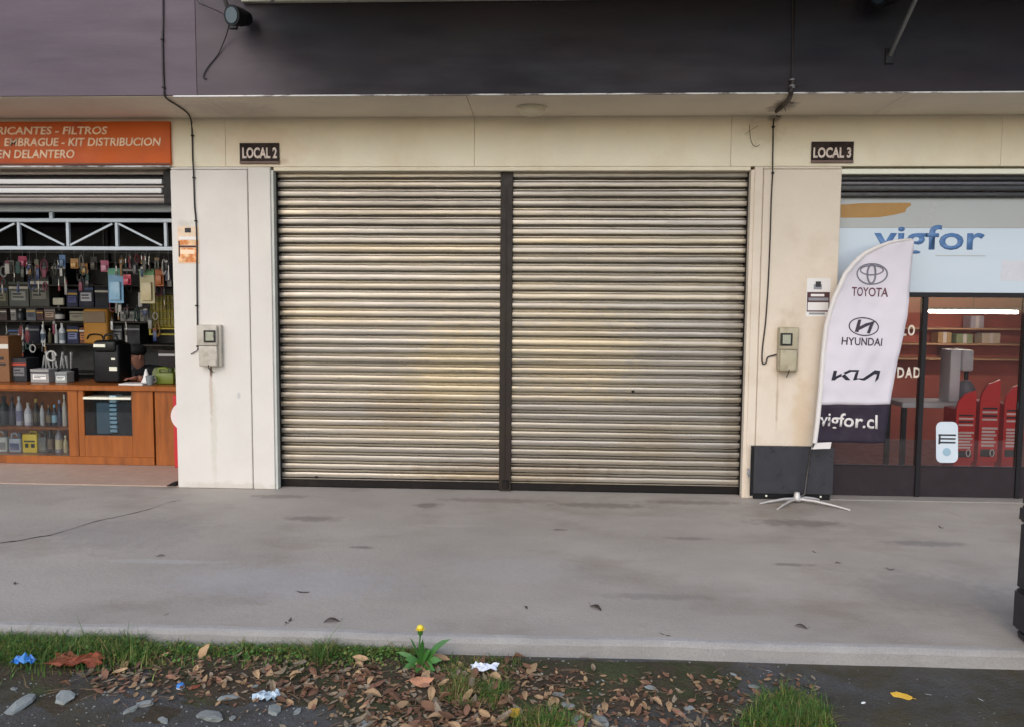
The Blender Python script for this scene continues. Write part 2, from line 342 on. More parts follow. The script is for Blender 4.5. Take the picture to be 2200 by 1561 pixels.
# shop partitions, floors, backs (what the openings show)
m_dark = mk('dark_shop_wall', S(38, 34, 33), .85, var=.2, world=True)
m_dark2 = mk('brown_shop_wall', S(176, 92, 74), .8, var=.2, scale=2, world=True)
m_tile = mk('tan_shop_floor', S(176, 152, 136), .5, var=.08, world=True, bump=.02)
m_floor2 = mk('dark_shop_floor', S(120, 78, 76), .4, var=.1, world=True, bump=.02)
part('partition_wall', MB().box(XPL+.05, XPR-.2, .361, 4.2, 0, 3.1), m_dark, bld)
part('partition_wall', MB().box(XOR+.2, XRP-.02, .361, 4.2, 0, 3.1), m_dark2, bld)
part('back_wall', MB().box(-8.8, XPL+.05, 4.0, 4.2, 0, 3.1), m_dark, bld)
part('back_wall', MB().box(XRP-.02, 8, 3.0, 3.2, 0, 3.1), m_dark2, bld)
part('partition_wall', MB().box(-8.6, -8.4, .361, 4.0, 0, 3.1), m_dark, bld)
part('partition_wall', MB().box(7.1, 7.3, .361, 3.0, 0, 3.1), m_dark2, bld)
part('shop_ceiling', MB().box(-8.8, XPL+.1, .30, 4.2, 2.98, 3.08), m_dark, bld)
part('shop_ceiling', MB().box(XRP-.1, 8, .30, 3.2, 2.98, 3.08), m_dark2, bld)
part('shop_floor', MB().box(-8.6, XPL+.05, .0, 4.0, .002, .012), m_tile, bld)
part('shop_floor', MB().box(XRP-.02, 7.3, .20, 3.0, .002, .012), m_floor2, bld)
part('added_unseen_backing', MB().box(XPR-.2, XOR+.2, .36, .40, 0, 3.0), m_dark, bld)  # unseen sheet added to keep light from leaking past the slats

# ------------------------------------------------------------------ roller shutters of the middle shop
m_slat = mk('aged_ivory_slat', S(164, 157, 148), .36, metal=.6, var=.13, scale=1.6, stretch=(.6, 5, 5), bump=.05, bscale=7, col2=S(184, 168, 138), c2scale=.5, c2lo=.45, c2hi=.8, rnd=.09, rvar=.12)
PIT = .0785; ZB = .082
stain_and_sheen(m_slat, [(-.33, .16, 1.2, .12, S(120, 98, 70), .4), (-2.25, 1.2, .12, 1.2, S(120, 104, 84), .35), (1.58, 1.0, .12, 1.2, S(116, 102, 84), .35), (-.75, 1.0, .55, .55, S(198, 178, 134), .35), (.25, 1.2, .7, .5, S(202, 182, 142), .35), (-1.2, .7, .5, .25, S(150, 130, 100), .35), (.9, .45, .4, .2, S(146, 128, 100), .35), (-1.3, 2.45, 1.0, .25, S(140, 130, 118), .4), (.7, 2.5, .9, .25, S(138, 128, 116), .45)])  # foot grime, browner sides; mid-height golden sheen and shaded top are painted in
prof = [(.055, .0000), (.054, .0034), (-.008, .0042), (-.0132, .0056), (-.0146, .011), (-.0148, .026), (-.0147, .0395), (-.0125, .0452), (.048, .0460), (.054, .0475), (.054, .0540), (.030, .0562), (.0260, .058), (.0260, .0655), (.030, .0675), (.053, .0692), (.055, PIT)]
def slat_mesh(L, seed=0):
    mb = MB(); n = 18; r_ = random.Random(int(L*1000)+seed)
    rows = []
    for i in range(n+1):
        x = L*i/n
        e_ = 1 if 0 < i < n else 0
        dy_, dz_ = r_.gauss(0, .0011)*e_, r_.gauss(0, .0007)*e_
        rows.append([Vector((x, y+(dy_ if 2 <= k_ <= 7 else dy_*.4), z+(dz_ if 0 < k_ < 16 else 0))) for k_, (y, z) in enumerate(prof)])
    mb.grid(rows); me = mb.mesh('slat'); 
    for p in me.polygons: p.use_smooth = True
    me.set_sharp_from_angle(angle=R(50)); me.materials.append(m_slat); return me
YSH = .115
def shutter(xa, xb, label, n=34):
    o = bpy.data.objects.new('roller_shutter', None); COL.objects.link(o); o.parent = bld; o.location = ((xa+xb)/2, YSH, 0); ORG[o.name] = Vector(((xa+xb)/2, YSH, 0)); o['label'] = label
    variants = [slat_mesh(xb-xa, q_) for q_ in range(9)]
    for k in range(n):
        c_ = child('slat', variants[random.randrange(9)], o, (xa, YSH+random.uniform(-.0015, .0015), ZB+k*PIT), (R(random.uniform(-3, 3)), R(random.uniform(-.10, .10)), R(random.uniform(-.05, .05))))
    part('bottom_rail', MB().box(xa-.01, xb+.01, YSH-.02, YSH+.02, .004, ZB-.012, .004), m_black, o)
    part('bottom_lip', MB().box(xa, xb, YSH-.026, YSH+.0, ZB-.010, ZB-.003, .001), m_slat, o)
    return o
xA, xB = P(597, 700, YSH).x, P(1075, 700, YSH).x
xC, xD = P(1100, 700, YSH).x, P(1597, 700, YSH).x
s1 = shutter(xA, xB, 'ivory slatted roller shutter left of the dark centre post')
s2 = shutter(xC, xD, 'ivory slatted roller shutter right of the dark centre post')
def post(xa, xb, ya, yb, m, name='guide_rail'):
    o = part(name, MB().box(xa, xb, ya, yb, .003, ZT-.036, .003), m, bld); return o
post(XPR+.024, xA+.006, .06, .17, m_black)
post(xD-.006, XOR-.03, .06, .17, m_black)
post(xB-.002, xC+.002, .065, .165, m_post, 'centre_post')
part('post_latch', MB().box(xB+.03, xC-.02, .045, .0645, .03, .10, .004), m_black, bld)
part('post_strip', MB().box(xB+.045, xB+.052, .060, .0645, .12, ZT-.2, .001), m_post, bld)
for (sx1, sy1) in ((1360, 840), (680, 1024)):
    q = P(sx1, sy1, YSH-.014); part('padlock_hole' if sx1 < 1400 else 'dent', MB().box(q.x-.012, q.x+.012, q.y-.004, q.y, q.z-.010, q.z+.010, .003), m_black, s1 if sx1 < 1075 else s2)

# ------------------------------------------------------------------ awning over the middle shop, above the frame
m_awn = mk('cream_awning_sheet', S(198, 196, 180), .6)
m_grey = mk('grey_steel', S(120, 120, 120), .45, metal=.4)
a0 = P(522, 8, YF-.01); ax1 = 6.2; az = a0.z
aw = thing('awning', (1.2, YF, az), 'flat cream awning with grey braces fixed to the dark fascia', 'awning')
part('ledger', MB().box(a0.x, ax1, YF-.045, YF-.003, az, az+.07, .004), m_awn, aw)
part('roof_sheet', MB().box(a0.x-.02, ax1, YF-1.5, YF-.05, az+.16, az+.20, .004), m_awn, aw)
part('front_bar', MB().box(a0.x-.02, ax1, YF-1.56, YF-1.502, az+.12, az+.22, .004), m_grey, aw)
for k in range(7):
    x = a0.x+.17+k*1.05; part('rafter', MB().box(x-.02, x+.02, YF-1.5, YF-.047, az+.072, az+.159, .003), m_grey, aw)
for (px_, py_) in ((1912, 119), (500, 44)):
    q = P(px_, py_, YF-.012); dz = az+.12-q.z
    part('brace', MB().bar(q, q+Vector((0, -dz*1.45, dz)), .022), m_grey, aw)
    part('brace_bracket', MB().box(q.x-.03, q.x+.03, YF-.014, YF-.003, q.z-.06, q.z+.05, .003), m_blackp, aw)
for k, x in enumerate((584,)):
    q = P(x, 4, YF-.05); part('bracket', MB().box(q.x-.012, q.x+.012, YF-.06, YF-.046, az-.006, az+.068, .002), m_grey, aw)

m_lens = mk('spotlight_glass', S(40, 56, 72), .05, var=.02, bump=0, spec=.9)
def spotlight(px_, py_, Yc, rad, yaw, label):
    c = P(px_, py_, Yc); t = thing('spotlight', c-Vector((0, 0, rad)), label, 'spotlight', 'spotlights under the awning')
    ax = Vector((math.sin(yaw), -math.cos(yaw)*.9, -.15)).normalized()
    part('housing', MB().tube([c-ax*.12, c-ax*.10, c-ax*.03, c+ax*.03, c+ax*.05], [rad*.45, rad*.7, rad*.95, rad, rad], 18), m_blackp, t, True)
    part('rim', MB().tube([c+ax*.046, c+ax*.062], [rad*1.06, rad*1.06], 18), m_blackp, t, True)
    part('lens', MB().tube([c+ax*.060, c+ax*.066], [rad*.82, rad*.80], 18), m_lens, t, True)
    part('mount', MB().bar(c+Vector((0, .02, rad*.5)), Vector((c.x, YF-.005, c.z+.04)), .025), m_blackp, t)
spotlight(511, 36, YF-.16, .068, R(-20), 'round black spotlight at the left end of the dark fascia')
spotlight(1903, -14, YF-.22, .085, R(-60), 'black spotlight cut by the top edge above the diagonal brace')

# ------------------------------------------------------------------ ceiling lamp on the soffit
m_opal = mk('opal_plastic', S(214, 204, 176), .4, var=.03)
c = G(1142, 230, ZS)
t = thing('ceiling_lamp', c, 'oval cream bulkhead lamp under the soffit above the shutters', 'lamp')
part('base', MB().lathe((c.x, c.y, 0), [(.0, ZS-.018), (.112, ZS-.018), (.118, ZS-.012), (.118, ZS-.001)], 24, 1.0, .8), m_opal, t, True)
part('diffuser', MB().lathe((c.x, c.y, 0), [(.0, ZS-.072), (.05, ZS-.068), (.085, ZS-.055), (.102, ZS-.036), (.106, ZS-.0185)], 24, 1.0, .8), m_opal, t, True)

# ------------------------------------------------------------------ signs
m_brown = mk('dark_brown_plaque', S(36, 24, 22), .6, spec=.2, var=.2, col2=S(74, 58, 52), c2scale=6)
m_lett = mk('off_white_lettering', S(232, 214, 202), .6, var=.12, scale=30, col2=S(170, 140, 128), c2scale=25, c2lo=.55, c2hi=.75)
def plaque(box, tbox, body, label):
    a = P(box[0], box[3], -.004); b_ = P(box[2], box[1], -.004)
    t = thing('number_plaque', ((a.x+b_.x)/2, -.004, a.z), label, 'sign', 'shop number plaques')
    bd = part('board', MB().box(a.x, b_.x, -.014, -.003, a.z, b_.z, .002), m_brown, t)
    part('ledge', MB().box(a.x, b_.x, -.020, -.003, a.z-.022, a.z-.001, .002), mk('worn_plaque_ledge', S(112, 92, 84), .7, var=.3), t)
    part('lettering', text_px(body, *tbox, -.0145, bold=.035, depth=.002), m_lett, bd)
plaque((516, 308, 600, 347), (521, 317, 595, 341), 'LOCAL 2', 'dark plaque reading LOCAL 2 left of the roller shutters')
plaque((1742, 305, 1834, 345), (1747, 317, 1829, 340), 'LOCAL 3', 'dark plaque reading LOCAL 3 above the beige pilaster')
m_or = mk('orange_sign_vinyl', S(206, 92, 16), .5, spec=.3, var=.10, scale=1.0, bump=.02, col2=S(176, 66, 22), c2scale=.9, c2lo=.4, c2hi=.65)
m_orl = mk('cream_sign_letters', S(246, 214, 180), .5, var=.06)
a = P(369, 357, -.01); b_ = P(369, 262, -.01); xl = -7.6
t = thing('shop_sign', ((a.x+xl)/2, -.01, a.z), 'long orange sign with cream italic lettering over the open shop', 'sign')
bd = part('board', MB().box(xl, a.x, -.030, -.002, a.z+.006, b_.z, .003), m_or, t)
part('frame_strip', MB().box(xl, a.x-.004, -.033, -.0305, a.z+.008, a.z+.022, .001), mk('sign_edge', S(120, 70, 50), .6), t)
hl = P(0, 272, -.031).z-P(0, 290, -.031).z
part('lettering', text_px('LUBRICANTES - FILTROS', -52, 272, 231, 290, -.0305, bold=.022, shear=.16), m_orl, bd)
part('lettering', text_px('EMBRAGUE - KIT DISTRIBUCION', 9, 296, 346, 315, -.0305, bold=.022, shear=.16), m_orl, bd)
part('lettering', text_px('TREN DELANTERO', -32, 322, 160, 341, -.0305, bold=.022, shear=.16), m_orl, bd)
part('fixing_rail', MB().box(xl, a.x, -.036, -.004, a.z-.012, a.z-.001, .002), m_trim, t)

# notices on the pilasters
def notice(name, box, Yn, label, paper, bits):
    a = P(box[0], box[3], Yn); b_ = P(box[2], box[1], Yn)
    t = thing(name, ((a.x+b_.x)/2, Yn, a.z), label, 'notice')
    sh = part('sheet', MB().box(a.x, b_.x, Yn-.0015, Yn, a.z, b_.z), paper, t)
    for k, (x0, y0, x1, y1, m) in enumerate(bits):
        p = P(x0, y1, Yn-.0025); q = P(x1, y0, Yn-.0025)
        part('printed_block', MB().box(p.x, q.x, Yn-.0022-.0002*k, Yn-.0016, p.z, q.z), m, sh)
    return t
m_paper = mk('white_paper', S(228, 224, 220), .7, var=.05)
m_pap2 = mk('faded_orange_print', S(214, 128, 66), .7, var=.25, scale=18, col2=S(236, 196, 150), c2scale=16, c2lo=.45, c2hi=.6)
m_maroon = mk('maroon_ink', S(74, 38, 40), .6); m_ink = mk('black_ink', S(36, 36, 40), .6); m_greyink = mk('grey_ink', S(140, 140, 146), .6)
Yn = YP-.0005
notice('faded_notice', (383, 487, 427, 567), Yn, 'faded orange paper notice on the white pilaster beside the cable', mk('aged_paper', S(226, 200, 172), .75, var=.15, scale=20),
       [(384, 509, 426, 515, m_paper), (384, 516, 426, 527, m_pap2), (384, 528, 421, 532, m_maroon), (385, 533, 424, 564, m_pap2), (397, 490, 410, 500, m_ink), (384, 518, 386, 552, m_ink), (388, 537, 418, 546, m_orl)])
nt_ = notice('alarm_notice', (1731, 598, 1785, 680), Yn, 'white and maroon camera notice on the beige pilaster behind the banner', m_paper,
       [(1733, 628, 1783, 670, m_maroon), (1742, 632, 1771, 637, m_paper), (1737, 640, 1780, 646, m_greyink), (1735, 650, 1780, 667, m_paper), (1748, 611, 1766, 622, m_greyink), (1752, 605, 1764, 617, m_ink), (1738, 672, 1772, 676, m_greyink)])

# ------------------------------------------------------------------ meters and cables
m_cable = mk('black_cable', S(44, 36, 34), .55, var=.2)
m_meter = mk('grey_beige_meter_plastic', S(186, 178, 164), .5, var=.08, col2=S(150, 138, 120), c2scale=9, c2lo=.5, c2hi=.75)
m_meter2 = mk('olive_beige_meter_plastic', S(176, 166, 140), .5, var=.1, col2=S(138, 124, 98), c2scale=9, c2lo=.5, c2hi=.75)
m_gask = mk('black_gasket', S(40, 36, 34), .5)
m_dial = mk('meter_dial', S(214, 212, 196), .3, var=.08)
gl_m = glass('meter_glass', (.95, .96, .95))
def meter(px0, py0, px1, py1, win, mm, label, glassy):
    a = P(px0, py1, YP); b_ = P(px1, py0, YP); x0, x1, z0, z1 = a.x, b_.x, a.z, b_.z; w = x1-x0; hh = z1-z0
    t = thing('meter_box', ((x0+x1)/2, YP, z0), label, 'electric meter', 'electric meters on the pilasters')
    y = YP-.001
    part('back_case', MB().box(x0, x1, y-.045, y, z0, z1, .010, 2), mm, t, True)
    part('top_cover', MB().box(x0-.003, x1-.02, y-.085, y-.0455, z0+hh*.50, z1-.004, .009, 2), mm, t, True)
    part('bottom_cover', MB().box(x0+.008, x1-.024, y-.080, y-.0455, z0+.004, z0+hh*.495, .009, 2), mm, t, True)
    p = P(win[0], win[3], y-.086); q = P(win[2], win[1], y-.086)
    wg = part('window_gasket', MB().box(p.x, q.x, y-.091, y-.0852, p.z, q.z, .004, 2), m_gask, t)
    dial = part('dial', MB().box(p.x+.018, q.x-.016, y-.093, y-.0912, p.z+.016, q.z-.014, .001), m_dial, wg)
    part('window_pane', MB().box(p.x+.006, q.x-.006, y-.097, y-.095, p.z+.006, q.z-.006), gl_m, wg)
    part('terminal_flap', MB().box(x0+w*.40, x1-.03, y-.084, y-.0803, z0+.012, z0+hh*.17, .003), mm, t)
    part('seal_wire', MB().tube([(x0+w*.5, y-.084, z0+.02), (x0+w*.48, y-.08, z0-.005), (x0+w*.5, y-.04, z0-.03), (x0+w*.52, y-.005, z0-.05)], .004, 6), m_cable, t, True)
    return t
meter(434, 698, 479, 786, (438, 710, 463, 736), m_meter, 'grey electric meter box on the white pilaster', 0)
meter(1667, 703, 1714, 796, (1676, 716, 1703, 743), m_meter2, 'olive beige electric meter box on the beige pilaster', 0)
def smooth_path(pts, n=6):
    out = []; p = [Vector(q) for q in pts]
    for i in range(len(p)-1):
        p0, p1, p2, p3 = p[max(i-1, 0)], p[i], p[i+1], p[min(i+2, len(p)-1)]
        for k in range(n):
            t_ = k/n; out.append(.5*((2*p1)+(p2-p0)*t_+(2*p0-5*p1+4*p2-p3)*t_*t_+(3*p1-p0-3*p2+p3)*t_**3))
    return out+[p[-1]]
def cable(name, pts, r, base, label, clips=(), extra=(), m=m_cable):
    t = thing(name, base, label, 'cable')
    part('wire', MB().tube(smooth_path(pts), r, 7), m, t, True)
    for q in clips: part('clip', MB().box(q.x-.012, q.x+.012, q.y-.012, q.y+.004, q.z-.006, q.z+.006, .002), m_blackp, t)
    for e in extra: part('loose_wire', MB().tube(smooth_path(e), r*.6, 6), m, t, True)
    return t
yf = YF-.010; ys = ZS-.010; yw = -.010; yp = YP-.010
L1 = [P(350, -60, yf), P(350, 40, yf), P(349, 95, yf), P(350, 150, yf), P(352, 190, yf), P(353, 203, yf), G(360, 214, ys), G(385, 230, ys), G(404, 245, ys), P(411, 262, yw), P(413, 292, yw), P(414, 340, yw), P(415, 358, yp), P(416, 380, yp), P(418, 440, yp), P(421, 475, yp), P(423, 530, yp), P(423, 600, yp), P(424, 690, yp), P(425, 745, yp)]
e1 = [P(425, 744, yp), P(424, 752, yp), P(419, 756, yp), P(410, 761, yp)]
e2 = [P(425, 748, yp), P(430, 754, yp), P(437, 758, YP-.03)]
cable('meter_cable', L1, .0065, P(425, 756, YP), 'black cable running from the fascia down to the meter on the white pilaster', [P(349, 85, yf), P(352, 188, yf), P(414, 292, yw), P(417, 382, yp), P(421, 475, yp), P(423, 657, yp), P(425, 744, yp)], [e1, e2])
L2 = [P(1703, -60, yf), P(1703, 60, yf), P(1702, 150, yf), P(1700, 178, yf), P(1698, 195, yf), G(1692, 212, ys), G(1680, 228, ys), P(1667, 246, yw), P(1662, 262, yw), P(1661, 300, yw), P(1660, 355, yw-.01), P(1660, 372, yp), P(1657, 430, yp), P(1655, 500, yp), P(1651, 600, yp), P(1645, 690, yp), P(1638, 750, yp), P(1638, 779, yp), P(1646, 779, yp), P(1649, 768, yp), P(1660, 764, yp), P(1668, 762, YP-.03)]
ex = [[P(1700, 195, yf), P(1703, 187, yf-.02), P(1722, 180, yf-.03)], [G(1690, 216, ys), G(1700, 222, ys-.02), G(1706, 221, ys-.02)], [G(1684, 228, ys), P(1688, 246, yw), P(1672, 251, yw), P(1667, 246, yw)], [G(1672, 238, ys), P(1652, 241, yw)]]
cable('meter_cable', L2, .0058, P(1665, 762, YP), 'black cable hanging in a loop to the meter on the beige pilaster', [P(1661, 273, yw), P(1660, 372, yp)], ex)
t = thing('cable_bundle', P(1698, 205, yf), 'knotted bundle of dark cable ends at the fascia edge above LOCAL 3', 'cable')
bp = smooth_path([P(1704, 168, yf-.01), P(1702, 185, yf-.01), P(1699, 200, yf-.01), G(1696, 212, ys-.012), G(1684, 227, ys-.014), G(1668, 240, ys-.008)])
part('bundle', MB().tube(bp, [.018-.006*abs(i/len(bp)-.35) for i in range(len(bp))], 9), m_cable, t, True)
for yy in (172, 185, 189): q = P(1702, yy, yf-.01); part('band', MB().tube([q-Vector((0, 0, .004)), q+Vector((0, 0, .004))], .0205, 10), m_greyink, t, True)
L3 = [P(415, -40, yf-.05), P(424, 2, yf-.06), P(445, 14, yf-.08), P(470, 25, yf-.10), P(488, 38, YF-.13), P(492, 52, YF-.12), P(488, 70, yf-.06), P(480, 92, yf-.02), P(468, 117, yf), P(448, 142, yf), P(439, 157, yf), P(437, 168, yf), P(443, 169, yf)]
cable('spotlight_cable', L3, .0045, P(437, 168, YF), 'loose dark cable dangling from the left spotlight over the grey fascia')
L4 = [P(1610, 268, yw+.004), P(1611, 285, yw+.004), P(1613, 300, yw+.004), P(1618, 312, yw+.004), P(1626, 315, yw+.004), P(1632, 311, yw+.004)]
cable('wire_stub', L4, .002, P(1618, 315, 0), 'thin hooked wire stub on the cream wall above the right shutter', (), [[P(1600, 289, yw+.004), P(1610, 282, yw+.004), P(1620, 276, yw+.004), P(1629, 270, yw+.004)]])

# ------------------------------------------------------------------ right hand shop: shutter box, glazing
m_whitebar = mk('white_aluminium', S(236, 234, 214), .4, var=.04)
m_darkslat = mk('dark_rolled_slat', S(46, 47, 48), .35, metal=.3, var=.12)
m_frame = mk('dark_grey_aluminium', S(28, 26, 29), .45, spec=.3, var=.1)
YG = .14; x1 = 6.98
part('opening_header', MB().box(XRP+.004, x1, .004, .30, P(2000, 376, .05).z, P(2000, 365, .05).z, .003), m_whitebar, bld)
rs = bpy.data.objects.new('rolled_shutter', None); COL.objects.link(rs); rs.parent = bld; rs.location = (4.5, .12, 2.5); ORG[rs.name] = Vector((4.5, .12, 2.5)); rs['label'] = 'dark rolled up shutter over the glazed shop front'
zz = [P(2000, y, .10).z for y in (377, 390, 399, 413, 425)]
for k, (za, zb) in enumerate(zip(zz[1:], zz)):
    part('slat', MB().box(XRP+.006, x1, .07+(.02 if k % 2 else 0), .13, za+.002, zb-.002, .006, 2), m_darkslat if k != 1 else mk('grey_rolled_slat', S(84, 82, 88), .3, metal=.3), rs, True)
gf = bpy.data.objects.new('glazed_front', None); COL.objects.link(gf); gf.parent = bld; gf.location = (4.5, YG, 0); ORG[gf.name] = Vector((4.5, YG, 0)); gf['label'] = 'dark framed glass shop front with pale film on its upper panes'
zF0, zF1 = P(2050, 629, YG).z, P(2050, 424, YG).z; zT0 = P(2050, 639, YG).z; zK = P(2050, 1000, YG).z; zK0 = P(2050, 1066, YG).z
part('sill', MB().box(XRP+.004, x1, -.03, .20, .003, zK0-.002, .004), mk('grey_sill', S(150, 143, 136), .7, world=True), gf)
part('transom', MB().box(XRP+.004, x1, YG-.03, YG+.03, zT0, zF0, .003), m_frame, gf)
m_film = mk('pale_blue_film', S(196, 209, 221), .16, var=.03, scale=1.2, bump=.015, bscale=3, col2=S(200, 212, 224), c2scale=.8, spec=.7, stretch=(.4, 1, 3))
m_filmg = mk('pale_grey_film', S(172, 174, 172), .2, var=.04, scale=1.5, bump=.02, bscale=4)
zMid = P(2000, 490, YG).z
part('film_pane', MB().box(XRP+.006, x1, YG-.004, YG+.004, zF0+.001, zMid-.001), m_film, gf)
part('film_pane', MB().box(XRP+.006, x1, YG-.004, YG+.004, zMid+.001, zF1), m_filmg, gf)
m_gold = mk('gold_film_patch', S(170, 126, 60), .4, var=.08)
gp = [(1806, 440), (1850, 437), (1905, 436), (1956, 436), (1958, 441), (1948, 448), (1945, 456), (1920, 462), (1890, 467), (1850, 468), (1806, 468)]
part('gold_patch', MB().prism([(lambda q: (max(q.x, XRP+.006), q.z))(P(x, y, YG-.006)) for x, y in gp], YG-.0055, YG-.0042), m_gold, gf)  # flat gold patch laid on the upper film
m_blue = mk('blue_film_letters', S(92, 130, 180), .45, var=.12, scale=8)
part('lettering', text_px('vigfor', 1876, 484, 2117, 553, YG-.0045, bold=.018), m_blue, gf)
zl = P(2000, 545, YG-.006)
part('film_seam', MB().box(P(2010, 550, YG-.006).x, P(2118, 550, YG-.006).x, YG-.0048, YG-.0041, P(2050, 551, YG).z, P(2050, 549, YG).z), m_filmg, gf)
part('film_patch', MB().box(P(2152, 560, YG-.006).x, P(2300, 560, YG-.006).x, YG-.0049, YG-.0042, P(2150, 604, YG).z, P(2150, 560, YG).z), mk('pinkish_film', S(206, 206, 214), .2, var=.05), gf)
pane = glass('shop_glass', (.9, .88, .88), refl=1.8)
mulx = [XRP+.02] + [P(1977, 850, YG).x + k*(P(2194, 850, YG).x-P(1977, 850, YG).x) for k in range(0, 5)]
m_kick = mk('dark_kick_panel', S(46, 38, 42), .4, spec=.3, var=.1)
for k, x in enumerate(mulx[1:]):
    part('mullion', MB().box(x-.020, x+.020, YG-.028, YG+.028, zK0, zT0-.001, .003), m_frame, gf)
for a, c in zip(mulx, mulx[1:]):
    part('glass_pane', MB().box(a+.021, c-.021, YG-.004, YG+.004, zK+.001, zT0-.002), pane, gf)
    part('kick_panel', MB().box(a+.021, c-.021, YG-.012, YG+.012, zK0+.001, zK), m_kick, gf)
    part('pane_rail', MB().box(a+.021, c-.021, YG-.015, YG-.0125, zK-.010, zK-.004), m_frame, gf)
m_lcream = mk('cream_glass_letters', S(236, 222, 206), .5)
for ch, xa_, xb_, ya_, yb_ in (('L', 1937, 1948, 698, 722), ('O', 1950, 1966, 698, 722), ('D', 1927, 1943, 788, 811), ('A', 1944, 1961, 788, 811), ('D', 1962, 1978, 788, 811)):
    part('letter', text_px(ch, xa_, ya_, xb_, yb_, YG-.0045, bold=.03), m_lcream, gf)
# rounded bottle-shaped sticker on the glass
m_stick = mk('white_sticker', S(206, 216, 224), .4, var=.05)
def rrect(x0, y0, x1_, y1, r, Y):
    pts = []
    for cx, cy, a0_ in ((x1_-r, y0+r, -90), (x1_-r, y1-r, 0), (x0+r, y1-r, 90), (x0+r, y0+r, 180)):
        for k in range(5):
            a_ = R(a0_+k*22.5); pts.append(P(cx+r*math.cos(a_), cy+r*math.sin(a_), Y))
    return [(p.x, p.z) for p in pts]
t = thing('glass_sticker', P(2034, 993, YG-.005), 'white rounded sticker with dark stripes on the shop glass', 'sticker')
part('sheet', MB().prism(rrect(2011, 905, 2058, 993, 12, YG-.005), YG-.006, YG-.0045), m_stick, t)
for k, (x0, y0, x1_, y1) in enumerate(((2016, 932, 2054, 935), (2020, 940, 2053, 943), (2016, 948, 2053, 951), (2016, 932, 2021, 953))):
    p = P(x0, y1, YG-.0065); q = P(x1_, y0, YG-.0065); part('stripe', MB().box(p.x, q.x, YG-.0074-.0002*k, YG-.0061, p.z, q.z), m_ink, t)
part('round_mark', MB().prism([(P(2034+9*math.cos(R(k*24)), 970+9*math.sin(R(k*24)), YG-.0065)).xz[:] for k in range(15)], YG-.0072, YG-.0061), mk('pale_teal_print', S(150, 180, 196), .4), t)

# black plinth board at the foot of the beige pilaster
a = P(1609, 1076, -.03); b_ = P(1779, 958, -.03)
t = thing('plinth_board', ((a.x+b_.x)/2, -.03, 0), 'charcoal plinth board at the foot of the beige pilaster', 'board')
part('front_board', MB().box(a.x+.005, XRP+.012, YP-.034, YP-.003, .05, b_.z, .003), mk('charcoal_laminate', S(52, 52, 57), .35, var=.08), t)
part('toe_strip', MB().box(a.x+.03, XRP-.004, YP-.022, YP-.004, .003, .049, .003), m_blackp, t)
part('edge_strip', MB().box(a.x-.004, a.x+.024, YP-.038, YP-.0345, .03, b_.z-.003, .001), m_blackp, t)
q = P(1609, 1016, YP-.05); part('hook', MB().tube([q+Vector((0, .03, .03)), q+Vector((0, 0, .028)), q+Vector((-.008, -.01, .0)), q+Vector((.004, 0, -.025)), q+Vector((.008, .03, -.025))], .008, 8), m_greyink, t, True)
for xx in (1646, 1763): q = P(xx, 1071, YP-.024); part('screw', MB().box(q.x-.008, q.x+.008, YP-.027, YP-.0223, .022, .038, .003), m_whitebar, t)

# ------------------------------------------------------------------ feather banner
hub = G(1712, 1078, .0); YB = hub.y
def interp(tab, y):
    for (y0, v0), (y1, v1) in zip(tab, tab[1:]):
        if y <= y1: return v0+(v1-v0)*(y-y0)/(y1-y0)
    return tab[-1][1]
Ltab = [(514, 1958), (517, 1930), (522, 1905), (531, 1882), (545, 1856), (565, 1832), (590, 1810), (640, 1788), (700, 1773), (760, 1766), (830, 1759), (900, 1752), (950, 1746)]
Rtab = [(514, 1967), (560, 1962), (680, 1946), (800, 1926), (875, 1914), (950, 1900)]
pb = P(1850, 800, YB)
def yflag(x, z): return YB-.004+.016*math.sin(x*13+z*3.1)+.010*math.sin(x*5-z*6.5)+.02*(x-pb.x)+.0045*math.sin(x*38-z*21)*math.sin(z*5.3+x*3)+.003*math.sin(x*11+z*44)*math.sin(x*9)
m_flag = mk('white_banner_cloth', S(216, 210, 217), .85, var=.04, scale=4, bump=.15, bscale=14, spec=.2)
m_sleeve = mk('cream_banner_sleeve', S(222, 216, 212), .8, var=.04)
m_flagk = mk('black_banner_cloth', S(40, 30, 46), .8, var=.15, bump=.1, bscale=14)
m_flagink = mk('dark_banner_ink', S(58, 50, 62), .7, var=.1); m_flagmar = mk('maroon_banner_ink', S(104, 62, 74), .7); m_flagkia = mk('navy_banner_ink', S(34, 32, 48), .7); m_flaggrey = mk('grey_banner_ink', S(112, 110, 122), .6)
t = thing('feather_banner', (hub.x, hub.y, 0), 'white feather banner with car maker logos standing before the beige pilaster', 'banner')
def flag_rows(ya, yb, n, slope):
    rows = []
    for i in range(n+1):
        y = ya+(yb-ya)*i/n; xl_, xr_ = interp(Ltab, y), interp(Rtab, y); row = []
        for k in range(19):
            x = xl_+(xr_-xl_)*k/18; p = P(x, y+slope*(k/18), YB); row.append(Vector((p.x, yflag(p.x, p.z), p.z)))
        rows.append(row)
    return rows
def cloth_part(name, rows, m):
    o = part(name, MB().grid(rows), m, t, True); md = o.modifiers.new('thick', 'SOLIDIFY'); md.thickness = .0015; md.offset = 0; return o
body = flag_rows(514, 868, 46, 0)
fc = cloth_part('banner_cloth', body, m_flag)
lb_ = cloth_part('lower_band', flag_rows(868.5, 950, 12, 0), m_flagk)
edge = [P(interp(Ltab, y)+3, y, YB) for y in [514, 515, 517, 519, 522, 526, 531, 538, 545, 555, 565, 577, 590, 610, 640, 670, 700, 760, 830, 900, 950]]
edge = [Vector((p.x, yflag(p.x, p.z), p.z)) for p in edge]
part('sleeve', MB().tube(edge, [.008+.011*min(1, i/9) for i in range(len(edge))], 8), m_sleeve, t, True)
